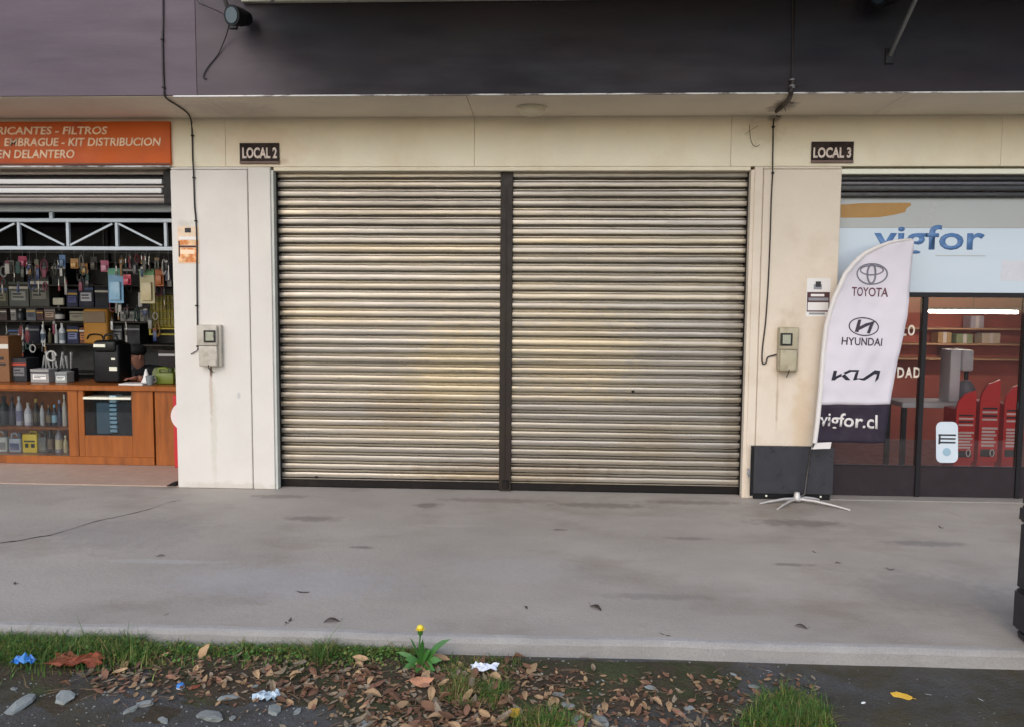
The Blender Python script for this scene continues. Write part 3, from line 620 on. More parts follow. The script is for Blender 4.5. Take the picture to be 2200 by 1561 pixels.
pl = [Vector((hub.x, hub.y, .03)), P(1729, 1060, YB), P(1740, 975, YB), edge[-1]+Vector((0, 0, .02))]
part('pole', MB().tube(pl, .010, 8), mk('dark_pole', S(60, 58, 60), .3, metal=.5), t, True)
q = P(1764, 955, YB-.01); part('hem_tab', MB().prism([(P(x, y, YB).x, P(x, y, YB).z) for x, y in ((1745, 950), (1785, 948), (1782, 962), (1742, 963))], YB-.016, YB-.012), m_sleeve, t)
m_base = mk('pale_steel_base', S(198, 192, 186), .35, metal=.3)
part('hub', MB().lathe((hub.x, hub.y, .0), [(.035, .016), (.04, .03), (.028, .045), (.02, .085), (.0, .086)], 12), m_base, t, True)
for (x, y) in ((1632, 1081), (1827, 1095), (1670, 1093), (1760, 1072)):
    e = G(x, y, .006); m1 = hub.lerp(e, .35)+Vector((0, 0, .032)); part('leg', MB().tube([hub+Vector((0, 0, .03)), m1, hub.lerp(e, .75)+Vector((0, 0, .016)), e], [.012, .011, .009, .007], 8), m_base, t, True)
yi = lambda x, z: yflag(x, z)-.0022
def ink(name, pts_px, m):
    """flat printed polygon following the cloth"""
    mb = MB(); vs_ = []
    for x, y in pts_px: p = P(x, y, YB); vs_.append(mb.bm.verts.new((p.x, yi(p.x, p.z), p.z)))
    f = mb.bm.faces.new(vs_); f.normal_update(); bmesh.ops.triangulate(mb.bm, faces=[f]); r = bmesh.ops.extrude_face_region(mb.bm, geom=list(mb.bm.faces))
    for v in [g_ for g_ in r['geom'] if isinstance(g_, bmesh.types.BMVert)]: v.co.y -= .0012
    return part(name, mb, m, fc)
def ring(name, cx, cy, rx, ry, w, tilt, m, a0=0, a1=360):
    mb = MB(); rows = [[], []]
    for k in range(33):
        a_ = R(a0+(a1-a0)*k/32)
        for j, s_ in enumerate((1, -1)):
            ex_, ey_ = (rx+s_*w/2)*math.cos(a_), (ry+s_*w/2)*math.sin(a_)
            p = P(cx+ex_*math.cos(tilt)-ey_*math.sin(tilt), cy+ex_*math.sin(tilt)+ey_*math.cos(tilt), YB); rows[j].append(Vector((p.x, yi(p.x, p.z), p.z)))
    mb.grid(rows); bmesh.ops.remove_doubles(mb.bm, verts=mb.bm.verts, dist=1e-5)
    r = bmesh.ops.extrude_face_region(mb.bm, geom=list(mb.bm.faces))
    for v in [g_ for g_ in r['geom'] if isinstance(g_, bmesh.types.BMVert)]: v.co.y -= .0012
    return part(name, mb, m, fc)
ring('emblem_ring', 1874, 589, 32, 22, 3, 0, m_flaggrey)
ring('emblem_ring', 1874, 581, 24, 10, 3, 0, m_flaggrey)
ring('emblem_ring', 1874, 589, 9, 20, 4, 0, m_flaggrey)
ring('emblem_ring', 1855, 702, 33, 19, 2.4, R(4), m_flagink)
ink('emblem_stroke', [(1834, 713), (1843, 687), (1850, 687), (1842, 714)], m_flagink)
ink('emblem_stroke', [(1861, 716), (1872, 692), (1880, 690), (1868, 717)], m_flagink)
ink('emblem_stroke', [(1841, 704), (1860, 695), (1884, 690), (1866, 700), (1843, 710)], m_flagink)
def flag_text(body, x0, y0, x1, y1, m, tilt=0, **k):
    a_ = P(x0, y1, YB); b2 = P(x1, y0, YB)
    part('lettering', text_mb(body, a_.x, b2.x, a_.z, b2.z, YB, yfun=yi, rot=tilt, depth=.0012, **k), m, lb_ if body == 'vigfor.cl' else fc)
flag_text('TOYOTA', 1829, 618, 1909, 637, m_flagmar, R(-1.5), bold=.012)
flag_text('HYUNDAI', 1806, 726, 1896, 742, m_flagink, R(-1.5), bold=.012)
for poly in ([(1786, 816), (1790, 795), (1797, 795), (1795, 807), (1822, 793), (1843, 793), (1840, 797), (1826, 797), (1797, 812), (1793, 816)],
             [(1806, 806), (1813, 802), (1825, 815), (1815, 815)],
             [(1830, 815), (1835, 799), (1842, 793), (1838, 811), (1852, 811), (1880, 794), (1892, 796), (1888, 813), (1880, 820), (1884, 803), (1878, 803), (1856, 816)]):
    ink('logo_stroke', poly, m_flagkia)
flag_text('vigfor.cl', 1759, 888, 1885, 925, m_sleeve, R(-2), bold=.018)

# ------------------------------------------------------------------ black stand box at the right edge
c0 = G(2171, 1366, 0); x0, y0 = c0.x, c0.y-.34
t = thing('stand_box', (x0+.2, y0+.15, 0), 'tapering black plastic stand at the right edge of the sidewalk', 'stand')
def frus(za, zb, ia, ib): 
    mb = MB(); w, d = .42, .34; a = [(x0+ia, y0+ia), (x0+w-ia, y0+ia), (x0+w-ia, y0+d-ia), (x0+ia, y0+d-ia)]; b2 = [(x0+ib, y0+ib), (x0+w-ib, y0+ib), (x0+w-ib, y0+d-ib), (x0+ib, y0+d-ib)]
    va = [mb.bm.verts.new((*q, za)) for q in a]; vb = [mb.bm.verts.new((*q, zb)) for q in b2]
    mb.bm.faces.new(va[::-1]); mb.bm.faces.new(vb)
    for k in range(4): mb.bm.faces.new((va[k], va[(k+1) % 4], vb[(k+1) % 4], vb[k]))
    bmesh.ops.bevel(mb.bm, geom=list(mb.bm.edges), offset=.012, segments=2, affect='EDGES'); return mb
m_bin = mk('scuffed_black_plastic', S(36, 35, 40), .4, var=.2, scale=8)
part('foot', frus(.0, .05, .02, .012), m_bin, t, True); part('lower_body', frus(.051, .25, .0, .0), m_bin, t, True)
part('upper_body', frus(.2505, .58, .006, .008), m_bin, t, True); part('collar', frus(.5805, .66, .0, .002), m_bin, t, True); part('lid', frus(.6605, .72, .008, .010), m_bin, t, True)
part('latch', MB().box(x0-.006, x0+.03, y0+.05, y0+.09, .20, .27, .004), m_bin, t)

# ------------------------------------------------------------------ rubber wedge by the white pilaster
q = G(375, 1043, .0); mb = MB().prism([(q.x-.045, .014), (q.x+.04, .014), (q.x+.04, .052), (q.x+.01, .045)], -.02, .03)
solo('door_wedge', mb, m_blackp, (q.x, 0, .013), 'small black wedge on the shop floor at the white pilaster foot', 'wedge')

# ------------------------------------------------------------------ left shop: rolled shutter, truss
tl = bpy.data.objects.new('rolled_shutter', None); COL.objects.link(tl); tl.parent = bld; tl.location = (-5.5, .12, 2.4); ORG[tl.name] = Vector((-5.5, .12, 2.4)); tl['label'] = 'rolled up white and grey shutter under the orange sign'
m_sl2 = mk('white_rolled_slat', S(222, 220, 218), .4, var=.05, stretch=(.4, 1, 3)); m_sl3 = mk('grey_metal_slat', S(120, 112, 108), .35, metal=.4, var=.1, stretch=(.4, 1, 3))
xe = P(355, 400, .1).x
for ya, yb, m, dy in ((366, 376, m_sl3, .03), (377, 384, m_black, .05), (385, 396, m_sl2, 0), (397, 404, m_sl3, .03), (405, 416, m_sl2, -.01), (417, 424, m_sl3, .02), (425, 437, m_sl3, 0)):
    za, zb = P(180, yb, .1).z, P(180, ya, .1).z; part('slat', MB().box(-7.75, xe-(.02 if m is m_sl2 else 0), .08+dy, .14, za, zb-.003, .005, 2), m, tl, True)
part('end_bracket', MB().box(xe+.004, XPL+.0, .06, .2, P(360, 440, .1).z, P(360, 368, .1).z, .003), m_black, tl)
m_truss = mk('pale_blue_grey_steel', S(178, 186, 192), .45, var=.08)
YT = .30
tr = thing('truss_beam', (-5.5, YT, P(180, 537, YT).z), 'pale grey welded steel truss across the open shop front', 'truss')
za, zb = P(180, 456, YT).z, P(180, 440, YT).z; part('upper_beam', MB().box(-7.78, XPL-.004, YT-.03, YT+.03, za, zb, .004), m_truss, tr)
zt1, zt0 = P(180, 470, YT).z, P(180, 478, YT).z; zb1, zb0 = P(180, 530, YT).z, P(180, 538, YT).z
part('top_chord', MB().box(-7.78, XPL-.004, YT-.02, YT+.02, zt0, zt1, .003), m_truss, tr)
part('bottom_chord', MB().box(-7.78, XPL-.004, YT-.02, YT+.02, zb0, zb1, .003), m_truss, tr)
px_step = 105; xsn = [41+k*px_step for k in range(-12, 4)]
for k, x in enumerate(xsn):
    X = P(x, 500, YT).x
    if X < -7.7 or X > XPL-.02: continue
    part('web_post', MB().box(X-.010, X+.016, YT-.014, YT+.014, zb1+.001, zt0-.001, .002), m_truss, tr)
    X2 = P(x+px_step-4, 500, YT).x
    if X2 < XPL:
        # apex over every second post
        if k % 2 == 0: part('web_diagonal', MB().bar((X+.02, YT, zt0-.012), (X2-.02, YT, zb1+.012), .016), m_truss, tr)
        else: part('web_diagonal', MB().bar((X+.02, YT, zb1+.012), (X2-.02, YT, zt0-.012), .016), m_truss, tr)
X = P(111, 463, YT).x; part('hanger', MB().box(X-.016, X+.016, YT-.015, YT+.015, zt1+.001, za-.001, .002), m_truss, tr)
# lit strip lamps inside the two shops
def lamp(a, b_, strength, label, r=.016):
    m = mk('lit_tube_%d' % int(strength*10), (1.0, .93, .80), .4, var=0, bump=0, emit=strength)
    c = (a+b_)/2; t = thing('strip_lamp', c, label, 'lamp', 'strip lamps inside the shops')
    part('tube', MB().tube([a, b_], r, 8), m, t, True)
    part('tray', MB().box(a.x-.02, b_.x+.02, a.y-.03, a.y+.03, a.z+r+.004, a.z+r+.03, .003), m_steelw, t)
    part('hanger_wire', MB().tube([(c.x, c.y, a.z+r+.03), (c.x, c.y, 2.98)], .003, 5), m_cable, t)
lamp(P(104, 511, 2.6), P(141, 511, 2.6), 5.0, 'lit strip lamp glimpsed behind the truss of the open shop')
lamp(P(1996, 669, 1.9), P(2186, 671, 1.9), 42.0, 'lit strip lamp seen through the right hand shop glass')

# ------------------------------------------------------------------ left shop: counter with showcase
YC = G(200, 997, .012).y
zc = P(150, 826, YC).z; xr = XPL+.03; xl = -7.3; xs0 = P(147, 900, YC).x; xs1 = P(330, 900, YC).x
ct = thing('shop_counter', ((xl+xr)/2, YC+.3, .012), 'orange varnished wooden counter with a glass showcase in the open shop', 'counter')
part('counter_top', MB().box(xl, xr, YC-.03, YC+.62, zc-.05, zc, .006), m_wood, ct)
zg1, zg0 = P(70, 842, YC).z, P(70, 975, YC).z
part('plinth', MB().box(xl, xs1-.004, YC, YC+.58, .013, zg0-.012, .004), m_wood, ct)
part('header_rail', MB().box(xl, xs0, YC, YC+.04, zg1+.01, zc-.051, .003), m_wood, ct)
part('corner_stile', MB().box(xs0, P(168, 900, YC).x, YC-.004, YC+.58, zg0-.011, zc-.051, .003), m_wood, ct)
ox0, ox1 = P(180, 880, YC).x, P(283, 880, YC).x; oz1, oz0 = P(230, 834, YC).z, P(230, 935, YC).z
part('panel', MB().box(P(168, 900, YC).x+.002, ox0, YC, YC+.03, zg0-.011, zc-.051, .002), m_wood, ct)
part('panel', MB().box(ox1, xs1-.003, YC, YC+.03, zg0-.011, zc-.051, .002), m_wood, ct)
part('panel', MB().box(ox0+.001, ox1-.001, YC+.001, YC+.029, zg0-.011, oz0, .001), m_wood, ct)
part('side_door', MB().box(xs1+.012, xr, YC+.004, YC+.05, .013, zc-.051, .003), m_wood, ct)
part('hatch_back', MB().box(ox0-.02, ox1+.02, YC+.20, YC+.22, oz0-.02, zc-.052), m_black, ct)
part('hatch_ledge', MB().box(ox0+.001, ox1-.001, YC-.012, YC+.19, P(230, 857, YC).z, P(230, 852, YC).z, .002), m_whitebar, ct)
for k in range(9):
    z = oz0+.03+k*.042; part('stacked_tray', MB().box(P(232, 900, YC).x, P(247, 900, YC).x, YC+.03, YC+.15, z, z+.028, .003), mk('pale_blue_tray', S(160, 190, 205), .4, var=.2), ct)
part('hatch_cabinet', MB().box(P(250, 900, YC).x, ox1-.01, YC+.03, YC+.18, oz0+.005, P(230, 862, YC).z, .004), m_frame, ct)
part('hatch_cabinet', MB().box(P(200, 900, YC).x, P(229, 900, YC).x, YC+.06, YC+.18, oz0+.005, P(230, 866, YC).z, .004), mk('slate_blue_box', S(70, 92, 108), .4), ct)
part('hatch_pane', MB().box(ox0+.002, ox1-.002, YC+.010, YC+.014, oz0+.002, P(230, 859, YC).z), glass('hatch_glass', (.85, .9, .92), 1.2), ct)
part('case_back', MB().box(xl, xs0, YC+.42, YC+.44, zg0-.011, zc-.051), m_wood, ct)
zsh = P(70, 911, YC+.2).z
part('case_shelf', MB().box(xl, xs0-.002, YC+.03, YC+.41, zsh-.02, zsh, .002), m_wood, ct)
part('case_pane', MB().box(xl, xs0-.002, YC+.006, YC+.010, zg0-.008, zg1+.006), glass('case_glass', (.9, .92, .92), 1.0), ct)

def plain(name, c, **k): return mk('goods_'+name, S(*c), k.pop('rough', .45), var=k.pop('var', .12), **k)
def bottle(cx, cz, w, h, Y, col, capcol, label, group, neck=.35, lab=None):
    t = thing('bottle', (cx, Y, cz), label, 'bottle', group); r = w/2
    part('body', MB().lathe((cx, Y, cz), [(r*.9, .0), (r, .01), (r, h*.58), (r*.75, h*.70), (r*neck, h*.80), (r*neck, h*.86)], 10), plain('b%d_%d_%d' % col, col), t, True)
    part('cap', MB().lathe((cx, Y, cz), [(r*neck*1.25, h*.862), (r*neck*1.25, h*.99), (r*neck*.9, h)], 10), plain('b%d_%d_%d' % capcol, capcol), t, True)
    if lab: part('wrap_label', MB().lathe((cx, Y, cz), [(r*1.02, h*.15), (r*1.02, h*.5)], 10), plain('b%d_%d_%d' % lab, lab), t, True)
    return t
def jug(cx, cz, w, h, Y, col, capcol, label, lab=None, name='oil_jug'):
    t = thing(name, (cx, Y, cz), label, 'jug', 'oil jugs in the showcase'); d = w*.55
    m = plain('b%d_%d_%d' % col, col)
    part('body', MB().box(cx-w/2, cx+w/2, Y-d/2, Y+d/2, cz, cz+h*.68, w*.10, 2), m, t, True)
    part('handle', MB().tube([(cx-w*.40, Y, cz+h*.66), (cx-w*.38, Y, cz+h*.88), (cx-w*.1, Y, cz+h*.92), (cx+w*.18, Y, cz+h*.80), (cx+w*.22, Y, cz+h*.66)], w*.09, 6), m, t, True)
    part('cap', MB().lathe((cx+w*.25, Y, cz), [(w*.16, h*.69), (w*.16, h*.92), (w*.12, h*.95)], 10), plain('b%d_%d_%d' % capcol, capcol), t, True)
    if lab: part('front_label', MB().box(cx-w*.38, cx+w*.38, Y-d/2-.003, Y-d/2-.0005, cz+h*.12, cz+h*.45), plain('b%d_%d_%d' % lab, lab), t)
    return t
YI = YC+.16
def at_px(x, y): return P(x, y, YI)
zs0 = zsh+.001; zs1 = zg0-.010
gsh = 'bottles on the showcase shelf'
for x, w, ytop, col, cap, lab, label in (
    (-32, 18, 858, (40, 40, 46), (30, 30, 34), None, 'tall black bottle left of the frame in the showcase'),
    (10, 20, 850, (28, 40, 40), (20, 24, 26), None, 'wide dark green bottle at the left end of the showcase shelf'),
    (28, 13, 852, (58, 58, 66), (40, 40, 44), None, 'slim slate bottle beside the wide green one on the showcase shelf'),
    (43, 13, 850, (190, 188, 196), (228, 226, 224), (120, 116, 150), 'white bottle with violet wrap on the showcase shelf'),
    (62, 15, 863, (206, 200, 212), (190, 180, 160), (230, 226, 232), 'short lilac white bottle with beige cap on the showcase shelf'),
    (79, 13, 855, (34, 30, 28), (206, 170, 80), (70, 58, 30), 'black bottle with gold cap on the showcase shelf'),
    (92, 9, 862, (190, 190, 194), (60, 60, 64), None, 'thin silver bottle next to the gold capped one'),
    (106, 11, 868, (38, 36, 40), (150, 120, 80), (120, 100, 70), 'dark bottle with bronze cap on the showcase shelf'),
    (118, 10, 868, (40, 52, 66), (120, 190, 220), (150, 190, 210), 'dark bottle with bright blue cap on the showcase shelf'),
    (129, 9, 858, (60, 60, 84), (170, 180, 220), None, 'tall indigo bottle near the stile of the showcase'),
    (140, 9, 846, (196, 190, 180), (230, 228, 220), None, 'tallest cream bottle against the stile of the showcase')):
    p = at_px(x, 910); bottle(p.x, zs0, w/205, at_px(x, ytop).z-zs0, YI, col, cap, label, gsh, lab=lab)
for x, w, ytop, col, cap, lab, label in (
    (8, 24, 922, (190, 192, 188), (70, 70, 72), (120, 122, 124), 'pale grey oil jug at the left end of the showcase floor'),
    (37, 25, 926, (168, 176, 190), (90, 96, 110), (72, 82, 120), 'pale jug with a blue label beside the yellow can'),
    (94, 17, 922, (96, 100, 100), (50, 52, 54), (120, 116, 110), 'dark grey jug right of the yellow can')):
    p = at_px(x, 972); jug(p.x, zs1, w/205, at_px(x, ytop).z-zs1, YI, col, cap, label, lab)
p = at_px(70, 972); hh = at_px(70, 926).z-zs1; w = 31/205
t = thing('oil_can', (p.x, YI, zs1), 'bright yellow rectangular oil can in the showcase', 'can'); my = plain('yellow', (226, 196, 30), rough=.35)
part('body', MB().box(p.x-w/2, p.x+w/2, YI-.04, YI+.04, zs1, zs1+hh*.9, .010, 2), my, t, True)
part('handle', MB().tube([(p.x-w*.15, YI, zs1+hh*.89), (p.x-w*.1, YI, zs1+hh), (p.x+w*.3, YI, zs1+hh), (p.x+w*.35, YI, zs1+hh*.89)], .007, 6), my, t, True)
for k, (a, b_, c, d) in enumerate(((.12, .88, .52, .60), (.2, .42, .25, .45), (.6, .85, .25, .45))):
    part('print', MB().box(p.x-w/2+w*a, p.x-w/2+w*b_, YI-.0415, YI-.0405, zs1+hh*c, zs1+hh*d), m_ink, t)
for x, w, ytop, col, cap, lab, label in (
    (110, 12, 912, (40, 36, 38), (30, 28, 30), (130, 110, 92), 'black bottle with tan wrap on the showcase floor'),
    (128, 14, 914, (150, 146, 156), (240, 236, 230), (214, 200, 160), 'silver bottle with white tip on the showcase floor'),
    (142, 9, 934, (196, 180, 140), (236, 226, 200), None, 'small straw coloured bottle at the stile on the showcase floor')):
    p = at_px(x, 972); bottle(p.x, zs1, w/205, at_px(x, ytop).z-zs1, YI, col, cap, label, 'bottles on the showcase floor', lab=lab)

# red disc sign half hidden behind the pilaster
q = P(398, 893, YC-.09); t = thing('disc_sign', (q.x, YC-.06, .013), 'red board with a white ring half hidden behind the white pilaster', 'sign')
part('board', MB().box(P(373, 900, YC-.08).x, q.x+.16, YC-.085, YC-.070, .016, P(380, 848, YC-.08).z, .003), plain('red', (190, 32, 40)), t)
rows = [[q+Vector((rr*math.cos(R(k*12)), -.0, rr*math.sin(R(k*12)))) for k in range(31)] for rr in (.14, .075)]
mb = MB().grid(rows); bmesh.ops.remove_doubles(mb.bm, verts=mb.bm.verts, dist=1e-5); o = part('ring', mb, plain('whitering', (226, 214, 212)), t); md = o.modifiers.new('thick', 'SOLIDIFY'); md.thickness = .004
part('support', MB().box(q.x-.02, q.x+.02, YC-.069, YC-.03, .013, .6), m_blackp, t)

# ------------------------------------------------------------------ left shop: shelf rack and goods
YR = YC+1.35
m_shelf = mk('dark_shelf_board', S(46, 40, 36), .6, var=.15); m_shp = mk('dark_shelf_steel', S(26, 26, 28), .5)
rows_px = [562, 612, 660, 690, 739, 800, 870]
rk = thing('shelf_rack', (-5.2, YR+.2, .012), 'tall dark shelf rack packed with car parts behind the counter', 'shelf')
zrow = {y: P(150, y, YR).z for y in rows_px}
for y in rows_px: part('shelf_board', MB().box(-7.4, XPL-.02, YR, YR+.40, zrow[y]-.018, zrow[y], .002), m_shelf, rk)
for x in (-7.35, -6.3, -5.25, -4.2, XPL-.05): part('upright', MB().box(x-.02, x+.02, YR+.36, YR+.40, .013, 2.5, .002), m_shp, rk)
part('rack_back', MB().box(-7.4, XPL-.02, YR+.402, YR+.41, .1, 2.5), m_shp, rk)
def carton(x0, x1, ytop, row, col, label, lab=None, dy=.05, d=.2, name='carton', rz=0, cat='box', flap=True, ybase=None):
    z0 = (zrow[row] if row in zrow else row)+.001; Y = YR+dy if row in zrow else dy
    a = P(x0, ytop, Y); b2 = P(x1, ytop, Y); z1 = a.z; cx = (a.x+b2.x)/2; w = b2.x-a.x; hh = z1-z0; col = tuple(int(q_*.72) for q_ in col)
    t = thing(name, (cx, Y, z0), label, cat, 'boxed goods in the open shop'); m = plain('c%d_%d_%d' % col, col, rough=.6)
    bd = part('body', MB().box(cx-w/2, cx+w/2, Y, Y+d, z0, z1-.004, .003), m, t)
    part('lid', MB().box(cx-w/2-.002, cx+w/2+.002, Y-.002, Y+d+.002, z1-.016, z1, .002), m, t)
    if lab: part('front_label', MB().box(cx-w*.36, cx+w*.36, Y-.004, Y-.0005, z0+hh*.25, z0+hh*.62), plain('c%d_%d_%d' % lab, lab), bd)
    k0 = int(abs(cx*1000)) % 7; ac = ((176, 60, 40), (206, 200, 190), (60, 90, 140), (200, 160, 60), (120, 120, 124), (214, 210, 206), (40, 40, 44))[k0]
    part('printed_band', MB().box(cx-w*.49, cx+w*.49, Y-.0025, Y-.0004, z0+hh*(.70+.02*(k0 % 3)), z0+hh*(.80+.02*(k0 % 3))), plain('c%d_%d_%d' % ac, ac), bd)
    part('printed_line', MB().box(cx-w*.30, cx+w*(.1+.04*k0), Y-.0055, Y-.0042, z0+hh*.48, z0+hh*.54), m_ink, bd)
    part('printed_line', MB().box(cx-w*.30, cx+w*(.3-.04*k0), Y-.0055, Y-.0042, z0+hh*.36, z0+hh*.41), m_ink, bd)
    return t
for a in (
    (18, 60, 606, 660, (132, 138, 132), 'pale grey carton at the left end of the third shelf', (150, 152, 146)),
    (-16, 16, 612, 660, (96, 98, 80), 'olive carton cut by the left picture edge on the third shelf', (130, 128, 104)),
    (62, 104, 594, 660, (112, 112, 104), 'large grey brown carton near the left on the third shelf', (126, 124, 114)),
    (142, 166, 622, 660, (34, 40, 92), 'navy blue carton on the third shelf', (60, 70, 140)),
    (168, 200, 610, 660, (30, 34, 70), 'dark blue carton right of the navy one on the third shelf', (200, 200, 210)),
    (203, 232, 616, 660, (44, 46, 66), 'slate carton in the middle of the third shelf', None),
    (-14, 14, 664, 690, (120, 98, 92), 'brown carton at the left edge of the fourth shelf', (70, 60, 58)),
    (22, 34, 664, 690, (196, 190, 186), 'narrow white carton on the fourth shelf', None),
    (56, 76, 662, 690, (150, 156, 162), 'pale grey blue carton on the fourth shelf', (70, 76, 90)),
    (78, 92, 666, 690, (120, 74, 70), 'dull red carton on the fourth shelf', None),
    (94, 118, 660, 690, (142, 110, 94), 'tan carton beside the dull red one on the fourth shelf', (176, 150, 130)),
    (149, 184, 669, 690, (206, 198, 172), 'cream carton on the fourth shelf left of the yellow bag', None),
    (258, 288, 668, 690, (190, 190, 184), 'white striped carton on the fourth shelf below the hanging blue pack', (90, 92, 96)),
    (300, 318, 665, 690, (214, 210, 200), 'white carton at the right part of the fourth shelf', (150, 146, 140)),
    (320, 334, 666, 690, (120, 116, 108), 'grey carton beside the yellow mesh basket', None),
    (58, 84, 700, 739, (26, 30, 60), 'dark navy carton on the fifth shelf', None),
    (143, 168, 701, 739, (36, 44, 96), 'navy carton with a white mark on the fifth shelf', (120, 130, 170)),
    (170, 186, 704, 739, (150, 84, 40), 'rust orange carton on the fifth shelf', (190, 120, 60)),
    (16, 52, 704, 739, (34, 36, 46), 'black carton on the fifth shelf', (96, 96, 104)),
    (238, 262, 700, 739, (52, 54, 58), 'charcoal carton right of the yellow bag', (120, 122, 126)),
    (266, 300, 698, 739, (40, 42, 46), 'black carton on the fifth shelf above the person', None),
    (110, 140, 566, 612, (40, 54, 56), 'dark green carton high on the second shelf', None),
    (240, 300, 572, 612, (44, 42, 46), 'wide black carton high on the second shelf', None),
    (20, 50, 750, 800, (40, 42, 52), 'dark carton low on the rack at the left', None),
    (-14, 12, 748, 800, (150, 96, 56), 'brown cardboard carton low on the rack at the left edge', (176, 120, 76)),
    (340, 376, 752, 800, (74, 58, 56), 'dull brown carton low on the rack at the right', None)):
    carton(*a)
def yb(row, x, ytop, w, col, cap, label, lab=None):
    p = P(x, ytop, YR+.08); bottle(p.x, zrow[row]+.001, w/200, p.z-zrow[row], YR+.08, col, cap, label, 'bottles on the rack', lab=lab)
yb(739, 92, 698, 11, (226, 230, 232), (236, 238, 240), 'white bottle on the fifth shelf beside the navy carton', (90, 110, 130))
yb(739, 107, 706, 9, (90, 84, 60), (206, 200, 180), 'small olive bottle between two white bottles on the fifth shelf')
yb(739, 120, 697, 8, (200, 200, 196), (230, 230, 226), 'thin white bottle left of the largest white one on the fifth shelf')
yb(739, 133, 694, 14, (228, 232, 234), (240, 240, 240), 'largest white bottle on the fifth shelf', (150, 160, 168))
yb(690, 128, 662, 20, (26, 24, 26), (60, 60, 60), 'squat black bottle on the fourth shelf', (200, 196, 190))
yb(690, 44, 664, 15, (60, 60, 64), (190, 188, 184), 'grey bottle on the fourth shelf with white cap')
yb(690, 292, 664, 7, (206, 206, 204), (150, 150, 150), 'thin pale bottle on the fourth shelf beside the white carton')
# yellow bag
p0, p1 = P(188, 739, YR+.02), P(238, 664, YR+.02); z0 = zrow[739]+.001
t = thing('padded_bag', ((p0.x+p1.x)/2, YR+.02, z0), 'ochre padded bag with a dark handle on the fifth shelf', 'bag')
part('body', MB().box(p0.x, p1.x, YR-.06, YR+.10, z0, p1.z, .03, 3), plain('ochre', (186, 130, 52), rough=.7), t, True)
part('handle', MB().tube(smooth_path([(p0.x+.05, YR-.065, z0+.06), (p0.x+.09, YR-.075, z0+.11), (p1.x-.08, YR-.075, z0+.11), (p1.x-.05, YR-.065, z0+.06)]), .008, 6), m_blackp, t, True)
part('flap', MB().box(p0.x+.02, p1.x-.02, YR-.068, YR-.061, p1.z-.16, p1.z-.03, .003), plain('dull_brown', (120, 96, 66)), t)
# gauge on a stand
p = P(126, 648, YR+.05); t = thing('dial_gauge', (p.x, p.y, zrow[660]+.001), 'small off white dial gauge on the third shelf', 'gauge')
part('face', MB().box(p.x-.065, p.x+.065, p.y-.015, p.y+.02, P(126, 656, p.y).z+.001, P(126, 640, p.y).z, .012, 2), plain('offwhite', (200, 196, 176)), t, True); part('stem', MB().box(p.x-.008, p.x+.008, p.y-.008, p.y+.008, zrow[660]+.001, P(126, 656, p.y).z), m_greyink, t)
# yellow mesh basket and frame at the right
p0, p1 = P(326, 720, YR-.10), P(379, 636, YR-.10); my2 = plain('mustard', (166, 148, 26), rough=.4)
t = thing('wire_basket', ((p0.x+p1.x)/2, YR-.08, p0.z), 'mustard yellow wire basket hanging on the rack at the right', 'basket')
for k in range(8): x = p0.x+(p1.x-p0.x)*k/7; part('wire', MB().tube([(x, YR-.10, p0.z+.09), (x, YR-.10, p1.z)], .005, 5), my2, t)
for k in range(5): z = p0.z+.10+(p1.z-p0.z-.1)*k/4; part('wire', MB().tube([(p0.x, YR-.106, z), (p1.x, YR-.106, z)], .005, 5), my2, t)
part('back_sheet', MB().box(p0.x, p1.x, YR-.090, YR-.085, p0.z+.1, p1.z), plain('olive', (120, 110, 30)), t)
part('tray_rim', MB().box(p0.x-.01, p1.x, YR-.14, YR-.09, p0.z+.065, p0.z+.085, .003), my2, t); part('tray_rim', MB().box(p0.x-.01, p1.x, YR-.14, YR-.09, p0.z, p0.z+.02, .003), my2, t); part('tray_side', MB().box(p0.x-.01, p0.x+.01, YR-.139, YR-.09, p0.z+.02, p0.z+.065), my2, t)
part('hook', MB().box(p0.x, p0.x+.02, YR-.086, YR-.001, p1.z-.03, p1.z-.015), m_shp, t)
# hanging packs on a rail behind the truss
YH = YC+.55; zr = P(180, 545, YH).z
t = thing('hanging_rail', (-5.2, YH, zr), 'dark hanging rail for blister packs behind the truss', 'rail')
part('bar', MB().box(-7.3, XPL-.02, YH-.012, YH+.012, zr, zr+.024, .003), m_shp, t)
for x in (-7.0, -5.8, -4.6, XPL-.10): part('drop_rod', MB().box(x-.008, x+.008, YH-.008, YH+.008, zr+.024, 2.98), m_shp, t)
def pack(x0, y0, x1, y1, col, bub, label, top=None, Y=None):
    Y = Y or YH-.02; a = P(x0, y1, Y); b2 = P(x1, y0, Y); cx = (a.x+b2.x)/2; w = b2.x-a.x; hh = b2.z-a.z
    t = thing('hanging_pack', (cx, Y, a.z), label, 'pack', 'packs hanging in the open shop')
    part('card', MB().box(a.x, b2.x, Y-.002, Y+.002, a.z, b2.z, .0008), plain('p%d_%d_%d' % col, col), t)
    part('blister', MB().box(a.x+w*.15, b2.x-w*.15, Y-.03, Y-.0022, a.z+hh*.08, a.z+hh*.62, min(w, .05)*.2, 2), plain('p%d_%d_%d' % bub, bub, rough=.25), t, True)
    if top: part('header', MB().lathe((cx, Y, b2.z), [(w/2, -.002), (w/2, .002)], 12) if 0 else MB().box(a.x, b2.x, Y-.0035, Y-.0022, b2.z-hh*.18, b2.z-.002), plain('p%d_%d_%d' % top, top), t)
    part('hook', MB().tube([(cx, Y, b2.z-.01), (cx, Y+.003, max(b2.z+.02, zr+.03)), (cx, Y+.02, max(b2.z+.02, zr+.03))], .002, 5), m_greyink, t)
